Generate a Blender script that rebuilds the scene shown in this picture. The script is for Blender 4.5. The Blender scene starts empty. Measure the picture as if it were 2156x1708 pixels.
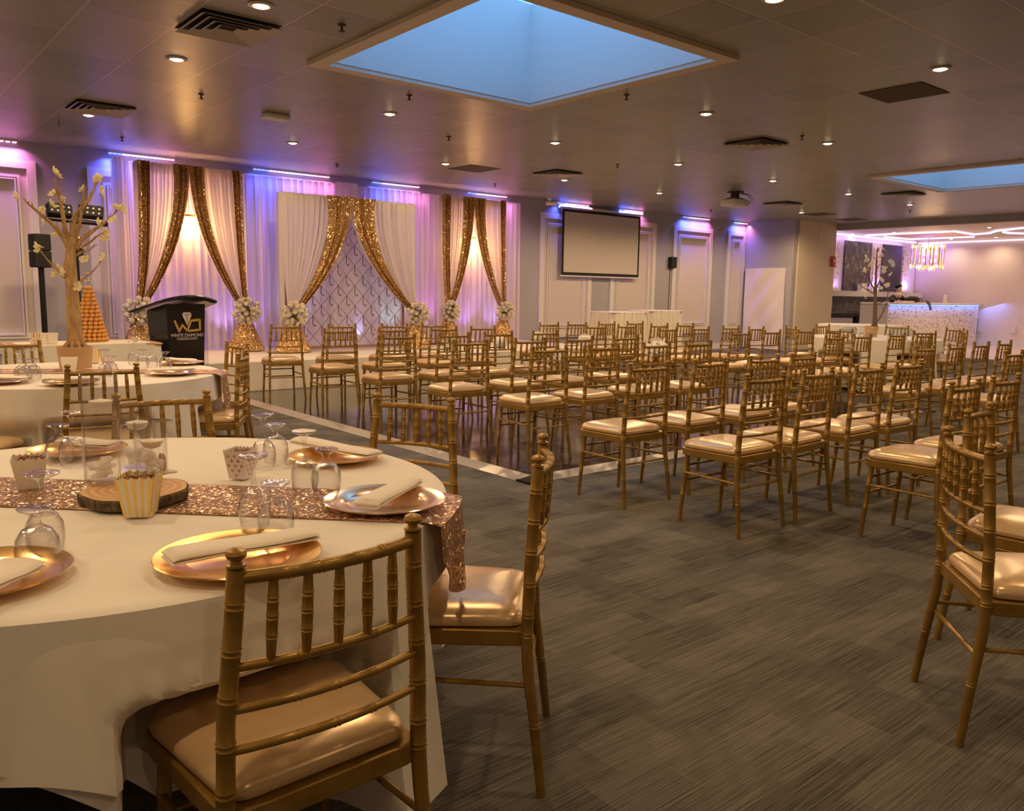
import bpy, math, random
from mathutils import Vector, Matrix
random.seed(7)
S = bpy.context.scene
COL = S.collection
PI = math.pi
R = math.radians

# ------------------------------------------------------------------ camera
FPX, YAW, PITCH, ROLL = 1730.08, 0.87650497, 0.13527443, 0.01527822
CAM = Vector((0, 0, 1.33))
_cy, _sy, _cp, _sp = math.cos(YAW), math.sin(YAW), math.cos(PITCH), math.sin(PITCH)
FWD = Vector((_cy*_cp, _sy*_cp, -_sp)); _r = Vector((_sy, -_cy, 0)); _u = _r.cross(FWD)
RT = _r*math.cos(ROLL) + _u*math.sin(ROLL); UP = -_r*math.sin(ROLL) + _u*math.cos(ROLL)
cd = bpy.data.cameras.new('camera'); cam = bpy.data.objects.new('camera', cd); COL.objects.link(cam)
cd.sensor_width = 36; cd.sensor_fit = 'HORIZONTAL'; cd.lens = FPX/2156*36; cd.clip_start = .05; cd.clip_end = 200
m = Matrix((RT, UP, -FWD)).transposed().to_4x4(); m.translation = CAM; cam.matrix_world = m
S.camera = cam

# ------------------------------------------------------------------ view, world
vs = S.view_settings
vs.view_transform = 'Standard'; vs.look = 'None'; vs.exposure = 0.28; vs.gamma = 1; vs.use_curve_mapping = False
S.cycles.transparent_max_bounces = 32
S.cycles.max_bounces = 8
S.cycles.sample_clamp_indirect = 4.0
w = bpy.data.worlds.new('world'); S.world = w; w.use_nodes = True
w.node_tree.nodes['Background'].inputs[0].default_value = (.25, .45, .8, 1)
w.node_tree.nodes['Background'].inputs[1].default_value = .15

WARM = (1, .68, .36)
DOWN_W = 78        # recessed downlights
SKY_E = 2.05        # skylight brightness

# ------------------------------------------------------------------ pixel -> place
def ray(x, y): return FWD + RT*((x-1078)/FPX) - UP*((y-854)/FPX)
def az(x, y, z): d = ray(x, y); return CAM + d*((z-CAM.z)/d.z)
def ay(x, y, Y): d = ray(x, y); return CAM + d*(Y/d.y)
def ax(x, y, X): d = ray(x, y); return CAM + d*(X/d.x)

# ------------------------------------------------------------------ materials
M = {}
def lin(c):
    return tuple(((v/255)/12.92 if v/255 <= .04045 else ((v/255+.055)/1.055)**2.4) for v in c)
def mat(name, col, rough=.6, metal=0, spec=.5, sheen=0, trans=0, ior=1.45, emit=None, es=0, sub=0, coat=0):
    m = bpy.data.materials.new(name); m.use_nodes = True
    b = m.node_tree.nodes['Principled BSDF']
    b.inputs['Base Color'].default_value = (*col, 1)
    b.inputs['Roughness'].default_value = rough; b.inputs['Metallic'].default_value = metal
    b.inputs['Specular IOR Level'].default_value = spec
    b.inputs['Sheen Weight'].default_value = sheen
    b.inputs['Transmission Weight'].default_value = trans; b.inputs['IOR'].default_value = ior
    b.inputs['Coat Weight'].default_value = coat
    if emit: b.inputs['Emission Color'].default_value = (*emit, 1); b.inputs['Emission Strength'].default_value = es
    M[name] = m
    return m
class NT:
    def __init__(s, m): s.t = m.node_tree; s.b = s.t.nodes['Principled BSDF']; s.out = s.t.nodes['Material Output']
    def n(s, ty, **k):
        x = s.t.nodes.new(ty)
        for a, v in k.items():
            if a == 'i':
                for kk, vv in v.items():
                    x.inputs[kk].default_value = vv
            else: setattr(x, a, v)
        return x
    def l(s, a, b): s.t.links.new(a, b)
    def math(s, op, a, b=None, c=None):
        x = s.t.nodes.new('ShaderNodeMath'); x.operation = op
        for i, v in enumerate((a, b, c)):
            if v is None: continue
            if isinstance(v, (int, float)): x.inputs[i].default_value = v
            else: s.l(v, x.inputs[i])
        return x.outputs[0]
    def coord(s, scale=(1, 1, 1), which='Object', loc=(0, 0, 0)):
        c = s.n('ShaderNodeTexCoord'); mp = s.n('ShaderNodeMapping'); mp.inputs['Scale'].default_value = scale; mp.inputs['Location'].default_value = loc
        s.l(c.outputs[which], mp.inputs[0]); return mp.outputs[0]
    def noise(s, v, scale, det=3, rough=.5):
        x = s.n('ShaderNodeTexNoise', i={'Scale': scale, 'Detail': det, 'Roughness': rough}); s.l(v, x.inputs['Vector']); return x.outputs['Fac']
    def ramp(s, f, stops):
        x = s.n('ShaderNodeValToRGB'); e = x.color_ramp.elements
        while len(e) < len(stops): e.new(.5)
        for i, (p, c) in enumerate(stops): e[i].position = p; e[i].color = (*c, 1)
        s.l(f, x.inputs[0]); return x.outputs[0]
    def bump(s, h, st=.3, dist=.01):
        x = s.n('ShaderNodeBump', i={'Strength': st, 'Distance': dist}); s.l(h, x.inputs['Height']); s.l(x.outputs[0], s.b.inputs['Normal']); return x
    def mix(s, f, a, b, bt='MIX'):
        x = s.n('ShaderNodeMix', data_type='RGBA', blend_type=bt)
        for sock, v in ((0, f), (6, a), (7, b)):
            if isinstance(v, (int, float)): x.inputs[sock].default_value = v
            elif isinstance(v, tuple): x.inputs[sock].default_value = (*v, 1)
            else: s.l(v, x.inputs[sock])
        return x.outputs[2]
    def base(s, c): s.l(c, s.b.inputs['Base Color'])

mat('chair_gold', (.36, .21, .05), .36, .5)
t = NT(M['chair_gold']); t.base(t.ramp(t.noise(t.coord(), 18), [(.3, (.29, .165, .034)), (.7, (.39, .235, .058))]))
mat('cushion', (.72, .50, .28), .27, .25, .7)
t = NT(M['cushion']); t.bump(t.noise(t.coord((1, 1, 1)), 9, 4), .25, .01)
mat('cloth', (.80, .74, .68), .85, sheen=.2)
t = NT(M['cloth']); t.bump(t.noise(t.coord(), 6, 3), .15, .02)
mat('overlay', (.82, .76, .70), .85, sheen=.2)
t = NT(M['overlay']); t.bump(t.noise(t.coord(), 5, 3), .15, .02)
mat('napkin', (.86, .76, .68), .8, sheen=.3)
mat('stage_cloth', (.74, .68, .62), .8)
mat('skirt_cloth', (.80, .74, .64), .8)
mat('black', (.008, .008, .009), .35); mat('black_matte', (.012, .011, .011), .7)
mat('podium_black', (.012, .011, .013), .22, spec=.6)
mat('white_paint', (.74, .72, .70), .5); mat('wall_paint', (.42, .41, .45), .65)
t = NT(M['wall_paint']); t.base(t.ramp(t.noise(t.coord(), 1.5), [(.3, (.40, .385, .42)), (.7, (.44, .425, .46))]))
mat('panel_paint', (.66, .59, .55), .6)
mat('partition_paint', (.72, .62, .50), .6)
mat('bar_wall', (.76, .66, .62), .6); mat('bar_side', (.50, .47, .55), .5)
mat('bar_ceiling_paint', (.74, .64, .54), .6)
mat('tray_gold', (.85, .5, .16), .35, .3)
mat('metal_grey', (.45, .44, .42), .35, .8); mat('chrome', (.8, .8, .8), .12, 1)
mat('trim_metal', (.60, .55, .47), .35, .6)
mat('rubber', (.02, .02, .02), .8)
mat('plate_gold', (.95, .60, .22), .22, .9); mat('plate_rose', (.95, .72, .50), .18, .9); mat('plate_under', (.03, .022, .015), .4)
mat('bark_tan', (.45, .29, .14), .8); t = NT(M['bark_tan']); f = t.noise(t.coord((1, 1, .3)), 30, 5, .7); t.base(t.ramp(f, [(.3, (.24, .13, .05)), (.7, (.55, .36, .18))])); t.bump(f, .6, .01)
mat('bark_dark', (.16, .11, .08), .8)
mat('pot', (.52, .33, .17), .7)
mat('petal_white', (.88, .82, .74), .6); mat('leaf', (.10, .14, .045), .6)
mat('wood_end', (.55, .33, .17), .6)
t = NT(M['wood_end']); v = t.coord(); wv = t.n('ShaderNodeTexWave', wave_type='RINGS', rings_direction='Z', i={'Scale': 14, 'Distortion': 3, 'Detail': 3, 'Detail Scale': 1.5}); t.l(v, wv.inputs['Vector']); t.base(t.ramp(wv.outputs['Fac'], [(0, (.50, .27, .12)), (1, (.66, .40, .21))]))
mat('bark', (.09, .055, .03), .9); t = NT(M['bark']); f = t.noise(t.coord((1, 1, .4)), 60, 4, .7); t.base(t.ramp(f, [(.35, (.05, .035, .02)), (.65, (.2, .14, .08))])); t.bump(f, .8, .01)
mat('box_white', (.82, .76, .66), .6); mat('box_gold', (.80, .58, .18), .3, .6); mat('dot_rose', (.55, .33, .25), .35, .5)
mat('box_pink', (.80, .70, .68), .6)
mat('caramel', (.22, .08, .03), .5); t = NT(M['caramel']); t.base(t.ramp(t.noise(t.coord(), 60), [(.35, (.10, .03, .012)), (.7, (.42, .18, .07))]))
mat('candle', (.88, .80, .68), .5); mat('wick', (.05, .04, .03), .8)
mat('puff', (.72, .34, .09), .5); mat('red', (.45, .02, .02), .4); mat('screen_fabric', (.60, .54, .50), .7)
mat('skin', (.62, .36, .25), .6); mat('hair', (.012, .01, .01), .6); mat('shirt', (.75, .68, .62), .7)
mat('logo_gold', (.62, .42, .12), .35, .5); mat('logo_silver', (.66, .60, .55), .5)
mat('line_brown', (.13, .08, .09), .6); mat('rail_brown', (.30, .16, .12), .6)
mat('grille', (.10, .062, .035), .8)
mat('vent_dark', (.012, .008, .006), .8); mat('vent_metal', (.50, .44, .40), .4, .2)
def emis(name, col, s):
    m = bpy.data.materials.new(name); m.use_nodes = True; nt = m.node_tree
    nt.nodes.remove(nt.nodes['Principled BSDF']); e = nt.nodes.new('ShaderNodeEmission')
    e.inputs[0].default_value = (*col, 1); e.inputs[1].default_value = s
    nt.links.new(e.outputs[0], nt.nodes['Material Output'].inputs[0]); M[name] = m; return m
emis('bulb', (1, .80, .48), 9); emis('emissive_crystal', (1, .60, .22), 5); emis('bulb_warm', (1, .55, .18), 18); emis('star_glow', (1, .50, .12), 1.4); emis('star_glow_bright', (1, .74, .36), 2.0); emis('sky_panel', (.16, .42, .86), SKY_E)
emis('led_blue', (.10, .16, 1), 3.5); emis('led_violet', (.62, .42, 1), 3.5); emis('led_pink', (1, .38, .75), 2.5); emis('led_white', (.75, .68, 1), 3)
emis('led_bar', (.72, .60, 1), 1.9); emis('led_pale', (1, .72, .86), 1.3); emis('led_cyan', (.15, .30, 1), 4)

def sheer(name, col, mixt):
    m = bpy.data.materials.new(name); m.use_nodes = True; nt = m.node_tree; nt.nodes.remove(nt.nodes['Principled BSDF'])
    d = nt.nodes.new('ShaderNodeBsdfDiffuse'); tr = nt.nodes.new('ShaderNodeBsdfTranslucent'); tp = nt.nodes.new('ShaderNodeBsdfTransparent')
    d.inputs[0].default_value = (*col, 1); tr.inputs[0].default_value = (*col, 1)
    a = nt.nodes.new('ShaderNodeMixShader'); b = nt.nodes.new('ShaderNodeMixShader'); a.inputs[0].default_value = .45; b.inputs[0].default_value = mixt
    nt.links.new(d.outputs[0], a.inputs[1]); nt.links.new(tr.outputs[0], a.inputs[2]); nt.links.new(a.outputs[0], b.inputs[1]); nt.links.new(tp.outputs[0], b.inputs[2])
    nt.links.new(b.outputs[0], nt.nodes['Material Output'].inputs[0]); M[name] = m
sheer('petal', (.92, .86, .62), .0); sheer('petal_pale', (.92, .88, .84), .0); sheer('ice', (.98, .95, .93), .45); sheer('sheer_white', (.86, .80, .80), .08); sheer('sheer_wall', (.84, .78, .84), .05); sheer('acrylic_print', (.8, .78, .85), .72)

def glassy(name, tint, rim, rough=.02, boost=.06, pwr=2.2):
    m = bpy.data.materials.new(name); m.use_nodes = True; nt = m.node_tree; nt.nodes.remove(nt.nodes['Principled BSDF'])
    tp = nt.nodes.new('ShaderNodeBsdfTransparent'); tp.inputs[0].default_value = (*tint, 1)
    edge_ = nt.nodes.new('ShaderNodeMix'); edge_.data_type = 'RGBA'; edge_.inputs[6].default_value = (*tint, 1); edge_.inputs[7].default_value = (tint[0]*.55, tint[1]*.52, tint[2]*.5, 1); nt.links.new(edge_.outputs[2], tp.inputs[0])
    g = nt.nodes.new('ShaderNodeBsdfGlossy'); g.inputs['Roughness'].default_value = rough
    lw = nt.nodes.new('ShaderNodeLayerWeight'); lw.inputs[0].default_value = .5
    pw = nt.nodes.new('ShaderNodeMath'); pw.operation = 'POWER'; pw.inputs[1].default_value = pwr; nt.links.new(lw.outputs['Facing'], pw.inputs[0])
    p5 = nt.nodes.new('ShaderNodeMath'); p5.operation = 'POWER'; p5.inputs[1].default_value = pwr*2.3; nt.links.new(lw.outputs['Facing'], p5.inputs[0]); nt.links.new(p5.outputs[0], edge_.inputs[0])
    mu = nt.nodes.new('ShaderNodeMath'); mu.operation = 'MULTIPLY_ADD'; mu.inputs[1].default_value = rim; mu.inputs[2].default_value = .045+boost
    nt.links.new(pw.outputs[0], mu.inputs[0])
    ms = nt.nodes.new('ShaderNodeMixShader'); nt.links.new(mu.outputs[0], ms.inputs[0]); nt.links.new(tp.outputs[0], ms.inputs[1]); nt.links.new(g.outputs[0], ms.inputs[2])
    nt.links.new(ms.outputs[0], nt.nodes['Material Output'].inputs[0]); M[name] = m; return m
glassy('glass', (.985, .98, .98), .9, .03, boost=.0)
gb_ = M['glass'].node_tree; nb_ = gb_.nodes.new('ShaderNodeTexNoise'); nb_.inputs['Scale'].default_value = 70; bb_ = gb_.nodes.new('ShaderNodeBump'); bb_.inputs['Strength'].default_value = .5; bb_.inputs['Distance'].default_value = .006; tc_ = gb_.nodes.new('ShaderNodeTexCoord'); gb_.links.new(tc_.outputs['Object'], nb_.inputs['Vector']); gb_.links.new(nb_.outputs['Fac'], bb_.inputs['Height']); gb_.links.new(bb_.outputs[0], [x for x in gb_.nodes if x.type == 'BSDF_GLOSSY'][0].inputs['Normal']); glassy('vase_glass', (.985, .985, .985), .7, boost=.0, pwr=4.2); glassy('clear_panel', (.95, .95, .97), .25, boost=.0)
glassy('crystal', (.93, .9, .88), .6, .1, .1)
glassy('water', (.975, .975, .98), .3, .01, -.03, 5)

# sequins: tiny metallic scales with random tilt
def sequin(name, c1, c2, sc):
    m = mat(name, c1, .22, .72); t = NT(m); v = t.coord()
    vo = t.n('ShaderNodeTexVoronoi', i={'Scale': sc}); t.l(v, vo.inputs['Vector'])
    geo = t.n('ShaderNodeNewGeometry')
    sub = t.n('ShaderNodeVectorMath', operation='SUBTRACT'); t.l(vo.outputs['Color'], sub.inputs[0]); sub.inputs[1].default_value = (.5, .5, .5)
    scl = t.n('ShaderNodeVectorMath', operation='SCALE'); t.l(sub.outputs[0], scl.inputs[0]); scl.inputs['Scale'].default_value = 1.1
    add = t.n('ShaderNodeVectorMath', operation='ADD'); t.l(geo.outputs['Normal'], add.inputs[0]); t.l(scl.outputs[0], add.inputs[1])
    nm = t.n('ShaderNodeVectorMath', operation='NORMALIZE'); t.l(add.outputs[0], nm.inputs[0]); t.l(nm.outputs[0], t.b.inputs['Normal'])
    sep = t.n('ShaderNodeSeparateColor'); t.l(vo.outputs['Color'], sep.inputs[0])
    t.base(t.mix(sep.outputs[0], c1, c2))
sequin('sequin_gold', (.80, .52, .24), (.42, .25, .11), 80)
sequin('sequin_rose', (.80, .52, .34), (.42, .25, .16), 170)

# carpet
m = mat('carpet', (.1, .08, .06), .95, spec=.1); t = NT(m)
v1 = t.coord((2.6, 170, 1)); st = t.noise(v1, 1.0, 4, .75)
br = t.n('ShaderNodeTexBrick', i={'Scale': 1, 'Mortar Size': 0.0, 'Bias': 0.0, 'Brick Width': .5, 'Row Height': .125}); t.l(t.coord(), br.inputs['Vector'])
br.inputs['Color1'].default_value = (0, 0, 0, 1); br.inputs['Color2'].default_value = (1, 1, 1, 1)
bg = t.n('ShaderNodeTexBrick', i={'Scale': 1, 'Mortar Size': 0.0, 'Brick Width': .27, 'Row Height': .19}); t.l(t.coord(loc=(.13, .07, 0)), bg.inputs['Vector'])
bg.inputs['Color1'].default_value = (0, 0, 0, 1); bg.inputs['Color2'].default_value = (1, 1, 1, 1)
big = t.noise(t.coord(), 1.6, 3)
f = t.math('ADD', t.math('MULTIPLY', t.math('SUBTRACT', st, .13), 1.35), t.math('MULTIPLY', t.math('ADD', br.outputs['Color'], bg.outputs['Color']), .145))
f = t.math('ADD', f, t.math('MULTIPLY', t.math('SUBTRACT', big, .5), .25))
t.base(t.ramp(f, [(.40, (.060, .051, .042)), (.63, (.135, .119, .101)), (.86, (.205, .184, .158))]))
t.bump(st, .5, .006)

# ceiling tiles
m = mat('ceiling_tile', (.5, .45, .4), .42, spec=.35); t = NT(m)
c = t.n('ShaderNodeTexCoord'); sx = t.n('ShaderNodeSeparateXYZ'); t.l(c.outputs['Object'], sx.inputs[0])
ux = t.math('DIVIDE', t.math('SUBTRACT', sx.outputs[0], 2.135), .61); uy = t.math('DIVIDE', t.math('SUBTRACT', sx.outputs[1], 5.97), .61)
def edge(u, wdt):
    fr = t.math('FRACT', u); dd = t.math('MINIMUM', fr, t.math('SUBTRACT', 1, fr)); return t.math('LESS_THAN', dd, wdt)
lx, ly = edge(ux, .022), edge(uy, .022); dx, dy = edge(ux, .034), edge(uy, .034)
line = t.math('MAXIMUM', lx, ly); dark = t.math('MAXIMUM', dx, dy)
cc = t.n('ShaderNodeCombineXYZ'); t.l(t.math('FLOOR', ux), cc.inputs[0]); t.l(t.math('FLOOR', uy), cc.inputs[1])
wn = t.n('ShaderNodeTexWhiteNoise'); t.l(cc.outputs[0], wn.inputs['Vector'])
nz = t.noise(t.coord(), 90, 3, .7)
colr = t.ramp(t.math('ADD', t.math('MULTIPLY', nz, .8), t.math('MULTIPLY', wn.outputs['Value'], .25)), [(.25, (.185, .172, .135)), (.48, (.275, .262, .205)), (.85, (.35, .335, .27))])
colr = t.mix(t.math('MULTIPLY', dark, .45), colr, (.10, .08, .06)); colr = t.mix(line, colr, (.40, .37, .31)); t.base(colr)
t.l(t.math('ADD', t.math('MULTIPLY', nz, .22), .20), t.b.inputs['Roughness'])
t.bump(t.math('ADD', t.math('MULTIPLY', nz, .6), t.math('MULTIPLY', line, .5)), .35, .004)

# dance floor
m = mat('dance_tile', (.02, .016, .018), .09, spec=.6); t = NT(m)
c = t.n('ShaderNodeTexCoord'); sx = t.n('ShaderNodeSeparateXYZ'); t.l(c.outputs['Object'], sx.inputs[0])
ux = t.math('DIVIDE', sx.outputs[0], .915); uy = t.math('DIVIDE', sx.outputs[1], .915)
g = t.math('MAXIMUM', edge(ux, .006), edge(uy, .006)); nz = t.noise(t.coord(), 3, 4)
t.base(t.mix(g, t.ramp(nz, [(.3, (.018, .014, .015)), (.7, (.055, .045, .045))]), (.16, .14, .13)))
t.l(t.math('ADD', t.math('MULTIPLY', t.noise(t.coord(), 7, 3), .16), .02), t.b.inputs['Roughness']); t.bump(t.noise(t.coord(), 2.5, 2), .06, .01)

# marble and stone
m = mat('black_marble', (.05, .05, .05), .25); t = NT(m); f = t.noise(t.coord((1, 1, .6)), 7, 8, .75); t.base(t.ramp(f, [(.42, (.035, .032, .03)), (.55, (.10, .09, .08)), (.66, (.35, .31, .27))]))
mat('black_gloss', (.015, .013, .018), .2)
m = mat('grey_marble', (.2, .18, .16), .3); t = NT(m); f = t.noise(t.coord((1, 1, 1)), 9, 8, .7); t.base(t.ramp(f, [(.35, (.10, .09, .075)), (.6, (.30, .27, .22)), (.75, (.5, .45, .4))]))
m = mat('stone', (.7, .62, .52), .6); t = NT(m)
vo = t.n('ShaderNodeTexVoronoi', i={'Scale': 1.0}); t.l(t.coord((13, 13, 34)), vo.inputs['Vector']); sp = t.n('ShaderNodeSeparateColor'); t.l(vo.outputs['Color'], sp.inputs[0])
t.base(t.ramp(sp.outputs[0], [(.05, (.46, .36, .28)), (.14, (.74, .60, .44)), (.40, (.90, .80, .63)), (1, (.94, .87, .74))])); t.bump(sp.outputs[1], .9, .03)
mat('bar_tile', (.62, .53, .46), .25)

# ------------------------------------------------------------------ mesh building
class MB:
    def __init__(s): s.v = []; s.f = []; s.m = []; s.mi = 0
    def face(s, idx): s.f.append(tuple(idx)); s.m.append(s.mi)
    def box(s, x0, x1, y0, y1, z0, z1, T=None):
        b = len(s.v)
        for x in (x0, x1):
            for y in (y0, y1):
                for z in (z0, z1):
                    p = Vector((x, y, z)); s.v.append(T @ p if T else p)
        for q in ((0, 1, 3, 2), (4, 6, 7, 5), (0, 4, 5, 1), (2, 3, 7, 6), (0, 2, 6, 4), (1, 5, 7, 3)): s.face([b+i for i in q])
        return s
    def rbox(s, x0, x1, y0, y1, z0, z1, r=.01, n=4, T=None):   # box with rounded vertical corners and softened top
        cx, cy, hx, hy = (x0+x1)/2, (y0+y1)/2, (x1-x0)/2, (y1-y0)/2; ring = []
        for q, (sx_, sy_) in enumerate(((1, 1), (-1, 1), (-1, -1), (1, -1))):
            for k in range(n+1):
                a = q*PI/2 + k/n*PI/2; ring.append((sx_*(hx-r)+r*math.cos(a), sy_*(hy-r)+r*math.sin(a)))
        e = min(r*.5, (z1-z0)*.4); b = len(s.v); L = len(ring)
        for z, k in ((z0, e), (z0+e, 0), (z1-e, 0), (z1, e)):
            for (x, y) in ring:
                p = Vector((cx+x*(1-k/max(hx, 1e-4)), cy+y*(1-k/max(hy, 1e-4)), z)); s.v.append(T @ p if T else p)
        for j in range(3):
            for i in range(L): s.face([b+j*L+i, b+j*L+(i+1) % L, b+(j+1)*L+(i+1) % L, b+(j+1)*L+i])
        s.face([b+i for i in range(L)][::-1]); s.face([b+3*L+i for i in range(L)]); return s
    def tube(s, pts, rad, seg=8, cap=True):
        pts = [Vector(p) for p in pts]; n = len(pts)
        if not isinstance(rad, (list, tuple)): rad = [rad]*n
        b = len(s.v); up = None
        for i, p in enumerate(pts):
            d = (pts[min(i+1, n-1)]-pts[max(i-1, 0)]).normalized()
            if up is None: up = Vector((0, 0, 1)) if abs(d.z) < .9 else Vector((0, 1, 0))
            a = d.cross(up).normalized(); up2 = a.cross(d).normalized(); up = up2
            for k in range(seg):
                t_ = 2*PI*k/seg; s.v.append(p + (a*math.cos(t_)+up2*math.sin(t_))*rad[i])
        for i in range(n-1):
            for k in range(seg):
                s.face([b+i*seg+k, b+i*seg+(k+1) % seg, b+(i+1)*seg+(k+1) % seg, b+(i+1)*seg+k])
        if cap: s.face([b+k for k in range(seg)][::-1]); s.face([b+(n-1)*seg+k for k in range(seg)])
        return s
    def lathe(s, prof, c=(0, 0, 0), seg=24, close=False, f=None):
        b = len(s.v); c = Vector(c); n = len(prof)
        for (r_, z) in prof:
            for k in range(seg):
                a = 2*PI*k/seg; rr = r_*(f(a, z) if f else 1); s.v.append(c+Vector((rr*math.cos(a), rr*math.sin(a), z)))
        for i in range(n-1 if not close else n):
            j = (i+1) % n
            for k in range(seg): s.face([b+i*seg+k, b+i*seg+(k+1) % seg, b+j*seg+(k+1) % seg, b+j*seg+k])
        if not close:
            if prof[0][0] > 1e-5: s.face([b+k for k in range(seg)][::-1])
            if prof[-1][0] > 1e-5: s.face([b+(n-1)*seg+k for k in range(seg)])
        return s
    def open_lathe(s, prof, c=(0, 0, 0), seg=24):
        b = len(s.v); c = Vector(c); n = len(prof)
        for (r_, z) in prof:
            for k in range(seg):
                a = 2*PI*k/seg; s.v.append(c+Vector((r_*math.cos(a), r_*math.sin(a), z)))
        for i in range(n-1):
            for k in range(seg): s.face([b+i*seg+k, b+i*seg+(k+1) % seg, b+(i+1)*seg+(k+1) % seg, b+(i+1)*seg+k])
        return s
    def grid(s, fn, nu, nv):
        b = len(s.v)
        for j in range(nv+1):
            for i in range(nu+1): s.v.append(Vector(fn(i/nu, j/nv)))
        for j in range(nv):
            for i in range(nu): s.face([b+j*(nu+1)+i, b+j*(nu+1)+i+1, b+(j+1)*(nu+1)+i+1, b+(j+1)*(nu+1)+i])
        return s
    def ball(s, c, r, seg=10, rg=7, sc=(1, 1, 1), jit=0):
        b = len(s.v); c = Vector(c)
        s.v.append(c+Vector((0, 0, -r*sc[2])))
        for j in range(1, rg):
            ph = PI*j/rg
            for k in range(seg):
                a = 2*PI*k/seg; q = r*(1+random.uniform(-jit, jit))
                s.v.append(c+Vector((q*math.sin(ph)*math.cos(a)*sc[0], q*math.sin(ph)*math.sin(a)*sc[1], -q*math.cos(ph)*sc[2])))
        s.v.append(c+Vector((0, 0, r*sc[2]))); top = len(s.v)-1
        for k in range(seg):
            s.face([b, b+1+(k+1) % seg, b+1+k]); s.face([top, b+1+(rg-2)*seg+k, b+1+(rg-2)*seg+(k+1) % seg])
            for j in range(rg-2): s.face([b+1+j*seg+k, b+1+j*seg+(k+1) % seg, b+1+(j+1)*seg+(k+1) % seg, b+1+(j+1)*seg+k])
        return s
    def prism(s, poly, z0, z1, T=None):
        b = len(s.v); n = len(poly)
        for z in (z0, z1):
            for (x, y) in poly:
                p = Vector((x, y, z)); s.v.append(T @ p if T else p)
        s.face([b+i for i in range(n)][::-1]); s.face([b+n+i for i in range(n)])
        for i in range(n): s.face([b+i, b+(i+1) % n, b+n+(i+1) % n, b+n+i])
        return s
    def build(s, name, mt, parent=None, smooth=True, solid=0, bevel=0):
        me = bpy.data.meshes.new(name); me.from_pydata([tuple(v) for v in s.v], [], s.f)
        mts = mt if isinstance(mt, (list, tuple)) else [mt]
        for x in mts: me.materials.append(M[x])
        if len(mts) > 1: me.polygons.foreach_set('material_index', s.m)
        if smooth:
            me.polygons.foreach_set('use_smooth', [True]*len(me.polygons))
            if hasattr(me, 'set_sharp_from_angle'): me.set_sharp_from_angle(angle=R(38))
        me.update(); o = bpy.data.objects.new(name, me); COL.objects.link(o)
        if parent: o.parent = parent
        if solid: md = o.modifiers.new('solid', 'SOLIDIFY'); md.thickness = solid; md.offset = 0
        if bevel: md = o.modifiers.new('bevel', 'BEVEL'); md.width = bevel; md.segments = 2
        return o
def B(*a, **k): return MB().box(*a, **k)
def tag(o, label, cat, group=None, kind=None):
    o['label'] = label; o['category'] = cat
    if group: o['group'] = group
    if kind: o['kind'] = kind
    return o
def struct(o, label=None):
    o['kind'] = 'structure'
    if label: o['label'] = label
    return o
def empty(name, loc=(0, 0, 0), rz=0, label=None, cat=None, group=None):
    o = bpy.data.objects.new(name, None); COL.objects.link(o); o.location = loc; o.rotation_euler = (0, 0, rz); o.empty_display_size = .1
    if label: tag(o, label, cat, group)
    return o
KIDS = {}
def kids(o):
    return [c for c in bpy.data.objects if c.parent == o]
def copy_tree(o, parent=None, cache={}):
    if o.name not in cache: cache[o.name] = kids(o)
    c = o.copy(); COL.objects.link(c); c.parent = parent
    for ch in cache[o.name]: copy_tree(ch, c)
    return c
def Tm(loc=(0, 0, 0), rz=0, rx=0, ry=0):
    return Matrix.Translation(loc) @ Matrix.Rotation(rz, 4, 'Z') @ Matrix.Rotation(ry, 4, 'Y') @ Matrix.Rotation(rx, 4, 'X')
def area(name, loc, size, power, col, direction=(0, 0, -1), sizey=None, spread=PI):
    l = bpy.data.lights.new(name, 'AREA'); l.energy = power; l.color = col; l.size = size
    if sizey: l.shape = 'RECTANGLE'; l.size_y = sizey
    l.spread = spread
    o = bpy.data.objects.new(name, l); COL.objects.link(o); o.location = loc
    o.rotation_euler = Vector(direction).to_track_quat('-Z', 'Y').to_euler(); return o
def spot(name, loc, power, col, angle, direction=(0, 0, -1), blend=.6, size=.05, parent=None):
    l = bpy.data.lights.new(name, 'SPOT'); l.energy = power; l.color = col; l.spot_size = angle; l.spot_blend = blend; l.shadow_soft_size = size
    o = bpy.data.objects.new(name, l); COL.objects.link(o); o.location = loc
    o.rotation_euler = Vector(direction).to_track_quat('-Z', 'Y').to_euler()
    if parent: o.parent = parent
    return o
def point(name, loc, power, col, size=.1):
    l = bpy.data.lights.new(name, 'POINT'); l.energy = power; l.color = col; l.shadow_soft_size = size
    o = bpy.data.objects.new(name, l); COL.objects.link(o); o.location = loc; return o
ORD = ['first', 'second', 'third', 'fourth', 'fifth', 'sixth', 'seventh', 'eighth', 'ninth', 'tenth']

# ================================================================== SHELL
CZ = 3.25; WY = 12.93
XW, XE, YS = -4.0, 20.5, -6.0
struct(B(XW, XE, YS, WY, -.1, 0).build('floor', 'carpet', smooth=False), 'grey brown carpet with broken stripes')
struct(B(XE, 27.1, 2, 12.4, -.1, .0).build('floor_bar', 'bar_tile', smooth=False), 'pale tiled floor of the bar area')
SKY = [(3.35, 5.74, 4.24, 6.67), (12.8, 15.25, 4.24, 6.60)]
cb = MB()
xs = [XW, 3.35, 5.74, 12.8, 15.25, XE]; ys_ = [YS, 4.24, 6.60, 6.67, WY]
for i in range(5):
    for j in range(4):
        cx, cy = (xs[i]+xs[i+1])/2, (ys_[j]+ys_[j+1])/2
        if any(a < cx < b and c_ < cy < d for a, b, c_, d in SKY): continue
        cb.box(xs[i], xs[i+1], ys_[j], ys_[j+1], CZ, CZ+.12)
struct(cb.build('ceiling', 'ceiling_tile', smooth=False), 'suspended ceiling of square mineral tiles')
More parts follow.
